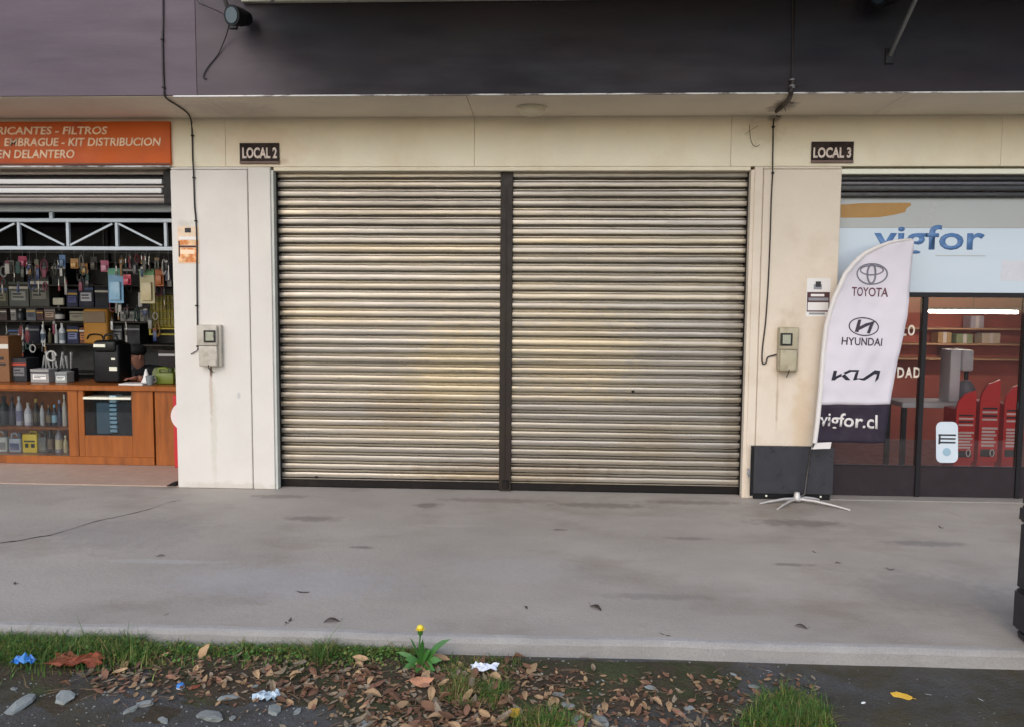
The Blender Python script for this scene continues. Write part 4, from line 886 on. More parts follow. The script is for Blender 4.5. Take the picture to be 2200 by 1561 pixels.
for a in (
    (40, 551, 57, 573, (196, 70, 104), (216, 110, 140), 'crimson pack at the left of the hanging rail', None),
    (60, 562, 68, 590, (66, 56, 60), (120, 116, 112), 'narrow dark pack right of the crimson one', None),
    (18, 560, 30, 588, (130, 128, 116), (90, 88, 80), 'grey pack at the left end of the hanging rail', None),
    (75, 558, 83, 592, (120, 116, 96), (90, 84, 70), 'thin khaki pack on the hanging rail', None),
    (92, 560, 104, 596, (44, 44, 50), (110, 108, 104), 'black pack right of the thin khaki one', None),
    (128, 548, 140, 574, (112, 150, 196), (150, 180, 214), 'sky blue pack on the hanging rail', None),
    (152, 556, 168, 577, (206, 150, 84), (226, 180, 116), 'upper orange tan pack on the hanging rail', None),
    (173, 566, 188, 588, (196, 140, 76), (224, 184, 120), 'lower orange tan pack on the hanging rail', None),
    (195, 552, 208, 580, (46, 44, 40), (90, 84, 76), 'dark pack between the orange and the pink packs', None),
    (217, 560, 233, 584, (206, 110, 140), (226, 160, 180), 'pink pack in the middle of the hanging rail', None),
    (234, 577, 264, 651, (120, 164, 196), (150, 190, 214), 'large pale blue pack with green header', (90, 160, 130)),
    (265, 590, 281, 612, (196, 50, 80), (216, 90, 110), 'red pack right of the large pale blue pack', (226, 120, 130)),
    (286, 556, 296, 590, (60, 60, 66), (120, 120, 120), 'slim dark pack above the red one', None),
    (302, 578, 331, 652, (190, 180, 140), (206, 190, 150), 'large cream pack with green header', (110, 160, 110)),
    (334, 576, 351, 615, (176, 96, 50), (190, 110, 60), 'rust orange pack at the right of the hanging rail', None),
    (356, 566, 368, 604, (52, 54, 74), (80, 84, 110), 'indigo pack at the right end of the hanging rail', None)):
    pack(*a)

def small_goods(n, gen, Y, where):
    cnam = ('dark grey', 'black', 'grey', 'pale grey', 'dark red', 'blue', 'ochre', 'jet black', 'olive grey', 'white', 'plum', 'teal'); cols = ((60, 58, 60), (40, 40, 44), (150, 146, 140), (190, 186, 180), (120, 40, 46), (50, 66, 110), (150, 110, 60), (34, 34, 36), (90, 92, 84), (206, 204, 198), (130, 60, 80), (46, 80, 76))
    for k in range(n):
        x, y, h_ = gen(); q = P(x, y, Y); c_ = fr0.choice(cols); kind = fr0.randrange(4); top = q.z; w_ = fr0.uniform(.02, .05); L_ = h_/200
        nm, lb = (('hanging_tool', 'small tool among the crowded rows hanging under the truss'), ('hanging_hose', 'small coiled hose among the crowded rows under the truss'), ('hanging_packet', 'small packet among the crowded rows hanging under the truss'), ('hanging_packet', 'small packet among the crowded rows hanging under the truss'))[kind]
        lb = 'small %s %s %s' % (cnam[cols.index(c_)], ('tool', 'coiled hose', 'packet', 'packet')[kind], where)
        t = thing(nm, (q.x, Y, top-L_), lb, ('tool', 'hose', 'packet', 'packet')[kind], ('small hanging tools', 'small hanging hoses', 'small hanging packets', 'small hanging packets')[kind]); m = plain('s%d_%d_%d' % c_, c_, rough=.35)
        if kind == 0:
            part('shaft', MB().tube([(q.x, Y, top), (q.x+fr0.uniform(-.01, .01), Y, top-L_*.6)], .006, 6), m_sil0, t, True); part('grip', MB().tube([(q.x, Y, top-L_*.55), (q.x, Y, top-L_)], [.009, .013], 7), m, t, True)
        elif kind == 1:
            part('coil', MB().tube([(q.x+w_*.7*math.cos(R(30*i)), Y+.006*math.sin(R(15*i)), top-L_*.5+L_*.48*math.sin(R(30*i))) for i in range(24)], .006, 6), m, t, True)
        else:
            part('bag', MB().box(q.x-w_/2, q.x+w_/2, Y-.012, Y+.004, top-L_, top-L_*.22, .004, 2), m, t, True); part('header', MB().box(q.x-w_/2, q.x+w_/2, Y-.003, Y, top-L_*.22+.001, top), plain('s%d_%d_%d' % cols[(k*5) % 12], cols[(k*5) % 12]), t)
        part('hook', MB().tube([(q.x, Y, top-.004), (q.x, Y, top+.03), (q.x, Y+.03, top+.032)], .002, 4), m_greyink, t)
fr0 = random.Random(21); m_sil0 = plain('silver0', (190, 190, 188), rough=.3, metal=.7)
small_goods(34, lambda: (fr0.uniform(2, 374), fr0.uniform(546, 574), fr0.uniform(14, 34)), YH-.06, 'hanging in the front row under the truss')
small_goods(34, lambda: (fr0.uniform(2, 374), fr0.uniform(578, 612), fr0.uniform(14, 30)), YH+.10, 'hanging in the second row below the truss')
small_goods(22, lambda: (fr0.uniform(240, 374), fr0.uniform(616, 720), fr0.uniform(14, 34)), YR-.16, 'hanging on the rack near the mustard basket')
small_goods(16, lambda: (fr0.uniform(2, 120), fr0.uniform(690, 745), fr0.uniform(14, 34)), YR-.12, 'hanging on the rack above the counter cartons')

# things on the counter top
zt = zc+.001
def cpos(x): return P(x, 822, YC+.22)
carton(65, 104, 792, zt, (214, 210, 206), 'white carton on the counter with dark slot', (236, 232, 228), dy=YC+.16, d=.14)
carton(118, 143, 798, zt, (206, 212, 206), 'pale carton on the counter right of the white one', (226, 228, 222), dy=YC+.16, d=.12)
carton(-14, 17, 722, zt, (176, 116, 64), 'tall brown cardboard carton on the counter at the left edge', None, dy=YC+.2, d=.2)
carton(24, 56, 770, zt, (40, 42, 50), 'black tool carton on the counter beside the cardboard one', (110, 108, 112), dy=YC+.24, d=.2)
# grey tool tray pile behind the white boxes
p0, p1 = P(80, 790, YC+.32), P(152, 745, YC+.32)
t = thing('tool_pile', ((p0.x+p1.x)/2, YC+.34, zt), 'pile of silver tools in a dark tray behind the white cartons', 'tools')
part('tray', MB().box(p0.x, p1.x, YC+.31, YC+.44, zt, p0.z, .006), m_shp, t)
m_sil = plain('silver', (190, 190, 188), rough=.3, metal=.7)
for k in range(9):
    x = p0.x+.03+(p1.x-p0.x-.06)*k/8; part('tool', MB().tube([(x, YC+.36, p0.z), (x+rng.uniform(-.05, .05), YC+.34, p0.z+rng.uniform(.08, .2))], [.008, .014], 6), m_sil, t, True)
part('ring_tool', MB().tube([(p0.x+.15+.05*math.cos(R(k*30)), YC+.33, p0.z+.12+.05*math.sin(R(k*30))) for k in range(12)], .010, 6), m_sil, t, True)
# black machine
p0, p1 = P(200, 822, YC+.2), P(254, 732, YC+.2)
t = thing('tool_case', ((p0.x+p1.x)/2, YC+.3, zt), 'black machine case with white badges on the counter', 'case')
part('body', MB().box(p0.x, p1.x, YC+.2, YC+.45, zt, p1.z-.03, .03, 3), m_blackp, t, True)
part('hood', MB().box(p0.x+.02, p1.x-.02, YC+.18, YC+.4, p1.z-.12, p1.z, .03, 3), m_blackp, t, True)
for (x, y, w, hh) in ((213, 743, 12, 3), (240, 792, 8, 4), (240, 772, 4, 2)):
    q = P(x, y, YC+.17); part('badge', MB().box(q.x-w/200/1, q.x+w/200/1, YC+.170 if y < 760 else YC+.193, YC+.179 if y < 760 else YC+.1995, q.z-hh/200, q.z+hh/200, .001), m_whitebar, t)
part('handle', MB().tube(smooth_path([(p0.x+.06, YC+.3, p1.z-.005), (p0.x+.09, YC+.3, p1.z+.05), (p1.x-.09, YC+.3, p1.z+.05), (p1.x-.06, YC+.3, p1.z-.005)]), .011, 6), m_blackp, t, True)
# small desk things
p = P(288, 823, YC+.1); solo('paper_stack', MB().box(p.x-.12, p.x+.12, YC+.03, YC+.17, zt, zt+.006).box(p.x-.115, p.x+.122, YC+.028, YC+.168, zt+.0062, zt+.014), m_paper, (p.x, YC+.1, zt), 'thin stack of white paper on the counter front edge', 'paper')
p = P(308, 823, YC+.14); solo('paper_cone', MB().lathe((p.x, YC+.2, zt+.015), [(.05, 0), (.035, .03), (.008, .13), (.0, .135)], 10), m_paper, (p.x, YC+.2, zt), 'small white paper cone standing on the counter papers', 'paper')
p = P(323, 823, YC+.1); t = thing('cup', (p.x, YC+.1, zt), 'grey cup at the right end of the counter', 'cup')
part('body', MB().lathe((p.x, YC+.1, zt), [(.030, 0), (.034, .02), (.042, .09), (.038, .09), (.030, .02), (.0, .015)], 12), plain('cupgrey', (120, 128, 130)), t, True); part('handle', MB().tube([(p.x+.04, YC+.1, zt+.075), (p.x+.062, YC+.1, zt+.065), (p.x+.06, YC+.1, zt+.035), (p.x+.036, YC+.1, zt+.025)], .005, 6), plain('cupgrey', (120, 128, 130)), t, True)
p = P(358, 820, YC+.2); t = jug(p.x, zt, .19, .17, YC+.2, (104, 116, 40), (60, 70, 30), 'olive green jerrycan at the right end of the counter', None, 'jerrycan'); t['group'] = 'fuel cans'
p0, p1 = P(334, 800, YC+.5), P(380, 776, YC+.5)
t = thing('rolled_mat', ((p0.x+p1.x)/2, YC+.5, zt), 'pale olive rolled mat lying at the right end of the counter', 'mat'); part('roll', MB().tube([(p0.x, YC+.5, zt+.07), (XPL-.02, YC+.5, zt+.07)], .068, 12), plain('mat_olive', (112, 118, 84), rough=.8), t, True); part('core', MB().tube([(p0.x-.004, YC+.5, zt+.07), (p0.x+.02, YC+.5, zt+.07)], .03, 10), m_black, t, True)

# ------------------------------------------------------------------ shopkeeper behind the counter
m_skin = mk('skin', S(190, 134, 112), .55, var=.06, scale=20, bump=.02)
m_coat = mk('black_jacket', S(26, 25, 28), .8, var=.2)
YPn = YC+.80
hd = P(293, 770, YPn); S0 = 1.0
pelv = Vector((hd.x+.16, YPn+.16, .46))
person = thing('person', (pelv.x, pelv.y, .012), 'person in black jacket and dark cap leaning behind the wooden counter', 'person')
def skin_mesh(name, joints, edges, root, mat, parent, sub=2):
    me = bpy.data.meshes.new(name); org = ORG[parent.name]
    me.from_pydata([Vector(p)-org for p, r in joints], edges, []); o = bpy.data.objects.new(name, me); COL.objects.link(o); o.parent = parent; ORG[o.name] = org
    md = o.modifiers.new('skin', 'SKIN'); md.use_smooth_shade = True
    for i, (p, r) in enumerate(joints):
        sv = me.skin_vertices[0].data[i]; sv.radius = r if isinstance(r, tuple) else (r, r); sv.use_root = (i == root)
    sd_ = o.modifiers.new('sub', 'SUBSURF'); sd_.levels = sub; sd_.render_levels = sub; me.materials.append(mat); return o
nb = hd+Vector((.035, .05, -.10)); ch = Vector((hd.x+.10, YPn+.12, hd.z-.27)); shl = ch+Vector((-.16, .0, .12)); shr = ch+Vector((.17, .02, .13))
# the body, one continuous surface: torso, neck, head, arms and legs (seated, leaning on the counter)
J = [(pelv, (.16, .12)), (pelv.lerp(ch, .5), (.14, .11)), (ch, (.16, .11)), (ch+Vector((-.03, -.03, .12)), (.11, .09)), (nb, .052), (hd+Vector((.015, .02, -.06)), (.062, .066)), (hd+Vector((.0, .0, .02)), (.074, .088)), (hd+Vector((.0, .005, .09)), (.066, .078)),
     (shl, .062), (shl+Vector((-.06, -.10, -.24)), .048), (Vector((shl.x+.03, YC+.42, zc+.045)), .036), (shr, .062), (shr+Vector((.05, -.08, -.25)), .048), (Vector((shr.x-.06, YC+.42, zc+.045)), .036),
     (pelv+Vector((-.10, -.02, -.06)), .09), (pelv+Vector((-.11, -.36, .02)), .07), (pelv+Vector((-.11, -.34, -.40)), .045), (pelv+Vector((.10, -.02, -.06)), .09), (pelv+Vector((.11, -.36, .02)), .07), (pelv+Vector((.11, -.34, -.40)), .045)]
Ed = [(0, 1), (1, 2), (2, 3), (3, 4), (4, 5), (5, 6), (6, 7), (3, 8), (8, 9), (9, 10), (3, 11), (11, 12), (12, 13), (0, 14), (14, 15), (15, 16), (0, 17), (17, 18), (18, 19)]
bo = skin_mesh('body', J, Ed, 0, m_skin, person)
dg_ = bpy.context.evaluated_depsgraph_get(); bm_ = bpy.data.meshes.new_from_object(bo.evaluated_get(dg_)); bo.modifiers.clear(); bo.data = bm_
bm_.materials.clear(); bm_.materials.append(m_skin); bm_.materials.append(m_coat)
jl = [Vector(p)-ORG[person.name] for p, r in J]
for f_ in bm_.polygons:
    k_ = min(range(len(jl)), key=lambda i_: (jl[i_]-f_.center).length); f_.use_smooth = True
    f_.material_index = 0 if k_ in (5, 6, 7, 10, 13) else 1
fdir = Vector((-.55, -.83, -.1)).normalized(); fr_ = Vector((-fdir.y, fdir.x, 0)).normalized()*-1
part('collar', MB().tube([nb+Vector((.01, .01, -.05)), nb+Vector((.005, .005, .01))], [.085, .066], 12), m_coat, person, True)
part('nose', MB().tube([hd+fdir*.070+Vector((0, 0, .035)), hd+fdir*.100+Vector((0, 0, -.006)), hd+fdir*.074+Vector((0, 0, -.018))], [.008, .014, .008], 6), m_skin, person, True)
for s_ in (-1, 1):
    e = hd+fdir*.072+fr_*s_*.032+Vector((0, 0, .032)); part('eye', MB().sphere(e, .009, .009, .006, 8, 6), m_ink, person, True)
    e = hd+fr_*s_*.078+Vector((0, .01, .01)); part('ear', MB().sphere(e, .012, .020, .030, 8, 6), m_skin, person, True)
part('mouth', MB().tube([hd+fdir*.070+fr_*-.024+Vector((0, 0, -.046)), hd+fdir*.078+Vector((0, 0, -.044)), hd+fdir*.070+fr_*.024+Vector((0, 0, -.046))], .005, 6), m_maroon, person, True)
cap = MB().sphere(hd+Vector((.006, .012, .085)), .092, .102, .075, 16, 10); part('cap', cap, m_coat, person, True)
pk = hd+fdir*.10+Vector((0, 0, .072)); part('cap_peak', MB().sphere(pk, .062, .062, .010, 12, 6), m_coat, person, True)
# hands: palm and five bent fingers resting on the counter
for s_, w_, d_ in ((-1, J[10][0], Vector((.35, -.9, 0)).normalized()), (1, J[13][0], Vector((-.45, -.85, 0)).normalized())):
    sd2 = Vector((d_.y, -d_.x, 0)); Jh = [(w_+Vector((0, 0, -.004)), .026), (w_+d_*.05+Vector((0, 0, -.012)), (.036, .016)), (w_+d_*.085+Vector((0, 0, -.012)), (.036, .014))]; Eh = [(0, 1), (1, 2)]
    for k, L_ in enumerate((.060, .068, .064, .050)):
        b0 = w_+d_*.09+sd2*(k-1.5)*.019+Vector((0, 0, -.010)); n0 = len(Jh)
        Jh += [(b0, .0085), (b0+d_*L_*.5+Vector((0, 0, .004)), .008), (b0+d_*L_*.95+Vector((0, 0, -.014)), .0065)]; Eh += [(2, n0), (n0, n0+1), (n0+1, n0+2)]
    n0 = len(Jh); tb = w_+d_*.035+sd2*s_*-.03; Jh += [(tb, .011), (tb+d_*.03+sd2*s_*-.018, .010), (tb+d_*.055+sd2*s_*-.02, .0075)]; Eh += [(1, n0), (n0, n0+1), (n0+1, n0+2)]
    skin_mesh('hand', Jh, Eh, 0, m_skin, person, 1)
p = pelv; t = thing('stool', (p.x, p.y, .012), 'dark stool under the person behind the counter', 'stool')
part('seat', MB().lathe((p.x, p.y, .012), [(.17, .28), (.18, .295), (.17, .315), (.0, .318)], 16), m_black, t, True)
for k in range(4): a_ = R(45+90*k); part('leg', MB().tube([(p.x+.11*math.cos(a_), p.y+.11*math.sin(a_), .292), (p.x+.19*math.cos(a_), p.y+.19*math.sin(a_), .013)], .012, 6), m_black, t, True)

# ------------------------------------------------------------------ right shop interior
m_red = plain('rack_red', (214, 40, 36), rough=.4); m_pap3 = plain('rack_print', (226, 214, 210))
YD = .62
def red_rack(xa, xb, ya, yb_, label):
    a = P(xa, yb_, YD); b2 = P(xb, ya, YD); w = b2.x-a.x; t = thing('display_stand', ((a.x+b2.x)/2, YD+.1, .013), label, 'stand', 'red printed stands behind the glass')
    z0, z1 = a.z, b2.z; hh = z1-z0
    part('front_panel', MB().prism([(a.x, z0), (a.x, z1-hh*.25), (a.x+.012, z1-hh*.16), (a.x+w*.40, z1-hh*.05), (b2.x-.01, z1), (b2.x, z1-hh*.03), (b2.x, z0)], YD, YD+.02), m_red, t)
    part('body', MB().box(a.x+.006, b2.x-.006, YD+.021, YD+.24, .014, z1-hh*.27, .004), m_red, t)
    for k in range(4): part('grille_bar', MB().box(a.x+w*.12, b2.x-w*.12, YD-.006, YD-.0005, z1-hh*(.36+.045*k), z1-hh*(.338+.045*k)), m_ink if k % 2 == 0 else m_pap3, t)
    for k in range(6):
        e_ = (.06, .18, .1, .22, .12, .2)[k]; part('printed_line', MB().box(a.x+w*.14, b2.x-w*e_, YD-.0035, YD-.0005, z1-hh*(.605+.042*k), z1-hh*(.58+.042*k)), m_pap3, t)
    part('slot', MB().box(a.x+w*.12, b2.x-w*.12, YD-.003, YD-.0004, z0+hh*.06, z0+hh*.15), m_ink, t)
    q = P((xa+xb)/2+6, yb_-18, YD-.01); part('tag_loop', MB().tube([(q.x+.018*math.cos(R(30*k)), YD-.008, q.z+.032*math.sin(R(30*k))) for k in range(13)], .005, 5), m_pap3, t, True)
red_rack(2050, 2099, 838, 990, 'leftmost red printed stand behind the right shop glass')
red_rack(2100, 2151, 815, 990, 'middle red printed stand behind the right shop glass')
red_rack(2152, 2204, 822, 990, 'rightmost red printed stand behind the right shop glass')
# display table with a white machine
p0, p1 = P(1996, 885, .95), P(2062, 865, .95)
t = thing('display_table', ((p0.x+p1.x)/2, 1.1, .013), 'white topped display table behind the right shop glass', 'table')
part('table_top', MB().box(p0.x-.25, p1.x+.2, .95, 1.35, p1.z-.05, p1.z, .006), m_steelw, t)
for x in (p0.x-.22, p1.x+.17):
    for y in (.98, 1.32): part('leg', MB().box(x-.02, x+.02, y-.02, y+.02, .013, p1.z-.051), m_frame, t)
zt2 = p1.z+.001; q0, q1 = P(2038, 865, 1.05), P(2092, 752, 1.05)
t = thing('machine', ((q0.x+q1.x)/2, 1.15, zt2), 'white and grey workshop machine on the display table', 'machine')
mw = plain('machine_white', (206, 208, 212))
part('column', MB().box(q0.x, q0.x+.10, 1.05, 1.25, zt2, q1.z, .012, 2), mw, t, True); part('head', MB().box(q0.x+.101, q1.x, 1.03, 1.25, q1.z-.20, q1.z, .02, 2), mw, t, True)
part('drum', MB().lathe((q0.x+.2, 1.14, zt2), [(.06, .0), (.08, .02), (.085, .12), (.05, .18), (.03, .2)], 14), plain('machine_grey', (110, 112, 118)), t, True); part('spout', MB().tube([(q0.x+.2, 1.14, q1.z-.201), (q0.x+.2, 1.14, zt2+.205)], .02, 8), m_blackp, t, True)
# tall shelf with parcels and a round mirror-like dish at the far right
t = thing('wall_shelf', (4.0, 2.8, 1.0), 'pale wall shelves on the back wall behind the glass', 'shelf')
for k, y in enumerate((705, 738, 770)):
    z = P(2080, y, 2.75).z; part('shelf_board', MB().box(XRP+.02, 6.8, 2.72, 2.999, z-.02, z, .002), plain('shelf_tan', (196, 150, 110)), t)
for k, (x, w, y, hh, col, lab) in enumerate(((2015, 30, 738, 24, (186, 150, 100), 'tan parcel on the middle wall shelf behind the glass'), (2055, 36, 738, 20, (150, 160, 120), 'sage parcel on the middle wall shelf behind the glass'), (2110, 40, 738, 22, (206, 190, 170), 'cream parcel on the middle wall shelf behind the glass'), (2030, 50, 770, 22, (120, 84, 70), 'brown parcel on the lowest wall shelf behind the glass'), (2085, 30, 705, 26, (190, 180, 190), 'lilac parcel on the top wall shelf behind the glass'))):
    z0 = P(2080, y, 2.75).z+.001; a = P(x, y, 2.78); b2 = P(x+w, y-hh, 2.78)
    t2 = thing('parcel', ((a.x+b2.x)/2, 2.85, z0), lab, 'box', 'parcels on the wall shelves'); part('body', MB().box(a.x, b2.x, 2.78, 2.95, z0, b2.z, .004), plain('c%d_%d_%d' % col, col), t2); part('tape', MB().box((a.x+b2.x)/2-.02, (a.x+b2.x)/2+.02, 2.777, 2.7795, z0, b2.z), m_pap3, t2)

# ------------------------------------------------------------------ foreground: weeds, leaves, stones, litter
fr = random.Random(11)
def leafmat(name, col, col2, rnd=.25): return mk(name, S(*col), .7, var=.2, scale=25, bump=.15, bscale=60, col2=S(*col2), c2scale=18, c2lo=.4, c2hi=.7, rnd=rnd)
LM = [leafmat('brown_dry_leaf', (118, 84, 60), (84, 58, 42)), leafmat('tan_dry_leaf', (178, 146, 108), (128, 98, 70)), leafmat('grey_dry_leaf', (150, 134, 112), (104, 90, 74)), leafmat('rose_brown_leaf', (146, 104, 80), (104, 74, 58))]
m_yleaf = leafmat('yellow_leaf', (214, 172, 60), (190, 140, 40), .1)
m_dleaf = leafmat('dark_curled_leaf', (62, 48, 44), (84, 68, 60), .2)
def leaf_mesh(seed, mat, L=1.0, wid=.5, curl=.3, name='leaf'):
    r_ = random.Random(seed); mb = MB(); rows = []; n = 7
    bend = r_.uniform(-curl, curl); cup = r_.uniform(-curl, curl)*1.2; tw = r_.uniform(-.5, .5)
    for i in range(n+1):
        t_ = i/n; w = wid*math.sin(math.pi*min(1, t_*.93+.05))**.8*(1-.25*t_)*(1+r_.uniform(-.12, .12)); x = (t_-.5)*L
        rows.append([Vector((x+r_.uniform(-.012, .012), k*w*.5*math.cos(cup), abs(k)*w*.5*math.sin(abs(cup))*(1 if cup > 0 else -.6)+bend*(t_-.5)**2*1.6+tw*k*w*.25*(t_-.5)+r_.uniform(-.012, .012))) for k in (-1, -.5, 0, .5, 1)])
    mb.grid(rows)
    mb.tube([(-.5*L-.18, 0, .02), (-.5*L+.05, 0, rows[0][2].z)], .012, 4)
    zmin = min(v.co.z for v in mb.bm.verts); bmesh.ops.translate(mb.bm, verts=mb.bm.verts, vec=(0, 0, -zmin))
    me = mb.mesh(name, (0, 0, 0), True); me.materials.append(mat); return me
LV = [leaf_mesh(k, LM[k % 4], 1, fr.uniform(.34, .72), (.2, .5, .9)[k % 3]) for k in range(12)]
def put(name, me, loc, rot, s_, label, cat, group=None):
    o = bpy.data.objects.new(name, me); COL.objects.link(o); o.location = loc; o.rotation_euler = rot; o.scale = (s_, s_, s_); return setp(o, label, cat, group)
LCOL = ('brown', 'tan', 'grey brown', 'rose brown')
def scatter(n, x0, x1, y0, y1, smin, smax, pile, where):
    c_ = 0
    while c_ < n:
        x, y = fr.uniform(x0, x1), fr.uniform(y0, y1); p = G(x, y, GZ)
        if p.y > SY-.03: continue
        kv = fr.randrange(12); sz = fr.uniform(smin, smax)*1.02
        put('fallen_leaf', LV[kv], p+Vector((0, 0, .002+fr.random()*pile)), (fr.gauss(.12, .3), fr.gauss(0, .28), fr.uniform(0, 6.28)) if 0 else (Matrix.Rotation(fr.gauss(.16, .3), 3, 'X') @ Matrix.Rotation(fr.gauss(0, .25), 3, 'Y') @ Matrix.Rotation(fr.uniform(0, 6.28), 3, 'Z')).to_euler(), sz, '%s %s dry leaf %s' % ('large' if sz > 1.02*(.3*smin+.7*smax) else 'small' if sz < 1.02*(.65*smin+.35*smax) else 'middling', LCOL[kv % 4], where), 'leaf', 'dry leaves '+where); c_ += 1
scatter(90, 760, 1160, 1425, 1575, .045, .085, .03, 'in the thick litter below the dandelion')
scatter(60, 560, 800, 1430, 1520, .04, .07, .018, 'in the litter left of the dandelion')
scatter(40, 250, 580, 1410, 1470, .035, .065, .012, 'among the weeds near the upright leaf')
scatter(14, 60, 260, 1440, 1490, .04, .07, .008, 'under the big rust coloured leaf')
scatter(36, 1150, 1480, 1500, 1575, .035, .065, .01, 'beside the bottom grass tuft')
scatter(14, 1180, 1560, 1440, 1510, .035, .06, .004, 'on the bare dirt below the slab edge')
scatter(22, 1480, 1720, 1480, 1575, .035, .065, .008, 'around the grass clump at right')
from mathutils import noise as mnoise
mb = MB(); rows = []
for i in range(151):
    x = -3.4+i*.03; row = []
    for j in range(33):
        y = SY+.004-.026*j; q = Vector((x, y, 0)); edge_ = min(1, j/3+.3, (32-j)/6, i/12, (150-i)/14)
        v_ = mnoise.noise(q*2.3)*.6+mnoise.noise(q*7)*.35+mnoise.noise(q*22)*.18
        row.append(Vector((x, y, GZ-.006+edge_*max(-.002, .010+.016*v_-.012*max(0, (j-14)/18)))))
    rows.append(row)
mb.grid(rows)
m_soil = mk('damp_brown_soil', S(74, 64, 52), .95, spec=.2, grain=.3, gscale=90, var=.3, scale=6, bump=1.0, bscale=45, col2=S(66, 70, 46), c2scale=4, c2lo=.48, c2hi=.62, world=True)
solo('soil', mb, m_soil, (0, 0, GZ), 'uneven damp brown soil strip along the slab edge', kind='structure', smooth=True)
mb = MB()
for k in range(150):
    p = G(fr.uniform(120, 1750), fr.uniform(1415, 1570), GZ)
    if p.y > SY-.03: continue
    a_ = fr.uniform(0, 6.28); L_ = fr.uniform(.02, .11); d = Vector((math.cos(a_), math.sin(a_)*.8, 0))*L_; p.z += .010
    mb.tube([p-d*.5, p+Vector((fr.gauss(0, .004), fr.gauss(0, .004), .006)), p+d*.5+Vector((0, 0, fr.uniform(0, .012)))], [.0018, .0015, .0008], 4)
solo('twigs', mb, leafmat('twig_bark', (112, 90, 68), (78, 60, 46)), (0, 0, GZ), 'thin dry twigs and straw mixed into the leaf litter', 'twigs', kind='stuff')
# fine fragments that nobody could count
mb = MB(); nb_ = 0; mats = []
fx_ = []
while nb_ < 2600:
    u = fr.random()
    if u < .55: x, y = fr.gauss(960, 130), fr.uniform(1430, 1580)
    elif u < .8: x, y = fr.uniform(200, 820), fr.gauss(1455, 28)
    else: x, y = fr.uniform(1150, 1760), fr.uniform(1450, 1580)
    p = G(x, y, GZ)
    if p.y > SY-.01: continue
    s_ = fr.uniform(.006, .02); a_ = fr.uniform(0, 6.28); tl_ = fr.uniform(-.5, .5); d = Vector((math.cos(a_), math.sin(a_), tl_))*s_; e = Vector((-math.sin(a_), math.cos(a_), fr.uniform(-.4, .4)))*s_*.5; p.z += .004+fr.random()*.012
    f = mb.bm.faces.new([mb.bm.verts.new(p+q) for q in (-d, -d*.2+e, d*.6+e*.8, d, d*.4-e, -d*.5-e*.8)]); f.material_index = fr.randrange(4); nb_ += 1
o = solo('leaf_litter', mb, LM[0], (0, 0, GZ), 'fine brown leaf fragments strewn over the dirt', 'leaf litter', kind='stuff')
for m in LM[1:]: o.data.materials.append(m)

# leaves lying on the sidewalk
DL = [leaf_mesh(100+k, m_dleaf, 1, .4, .7) for k in range(4)]
for k, (x, y, s_, lab) in enumerate(((345, 1194, .05, 'small dark curled leaf on the slab below the crack'), (652, 1272, .075, 'dark crumpled leaf on the slab left of centre'), (712, 1336, .085, 'dark folded leaf on the slab near the dandelion side'), (620, 1336, .06, 'brown flat leaf on the slab beside the dark folded leaf'),
        (1280, 1306, .085, 'dark flat leaf on the slab right of centre'), (1430, 1364, .055, 'curled dark leaf near the slab front edge'), (1720, 1347, .065, 'dark leaf near the slab edge toward the right'), (1913, 1223, .05, 'small black leaf on the slab below the banner'), (1800, 1209, .04, 'tiny dark leaf left of the small black one'),
        (1750, 1185, .04, 'tiny dark leaf nearest the banner foot'), (1130, 1305, .04, 'tiny grey leaf on the slab at centre'), (2022, 1133, .045, 'thin dark leaf on the slab below the glass front'), (32, 1253, .04, 'tiny dark leaf at the left edge of the slab'), (358, 1319, .03, 'tiny sliver of leaf on the slab above the grass'))):
    put('slab_leaf', DL[k % 4], G(x, y, .001), (0, 0, fr.uniform(0, 6.28) if k else .3), s_, lab, 'leaf', 'dark leaves on the sidewalk')
YLm = leaf_mesh(77, m_yleaf, 1, .62, .25)
put('yellow_leaf', YLm, G(1936, 1496, GZ)+Vector((0, 0, .002)), (-.4, 0, 2.7), .085, 'bright yellow leaf on the bare asphalt at the right', 'leaf')
put('yellow_leaf', YLm, G(1103, 1546, GZ)+Vector((0, 0, .03)), (.5, .2, 1.2), .095, 'yellow leaf in the brown litter at the bottom edge', 'leaf')
put('orange_leaf', leaf_mesh(78, leafmat('salmon_leaf', (208, 150, 112), (180, 120, 90), .05), 1, .6, .5), G(905, 1478, GZ)+Vector((0, 0, .03)), (.5, .1, .4), .11, 'large salmon coloured leaf on top of the brown litter', 'leaf')
put('upright_leaf', leaf_mesh(79, LM[1], 1, .5, .2), G(438, 1415, GZ)+Vector((0, 0, .04)), (1.2, -.9, .2), .085, 'tan leaf standing upright in the weeds', 'leaf')
# large rust coloured torn leaf


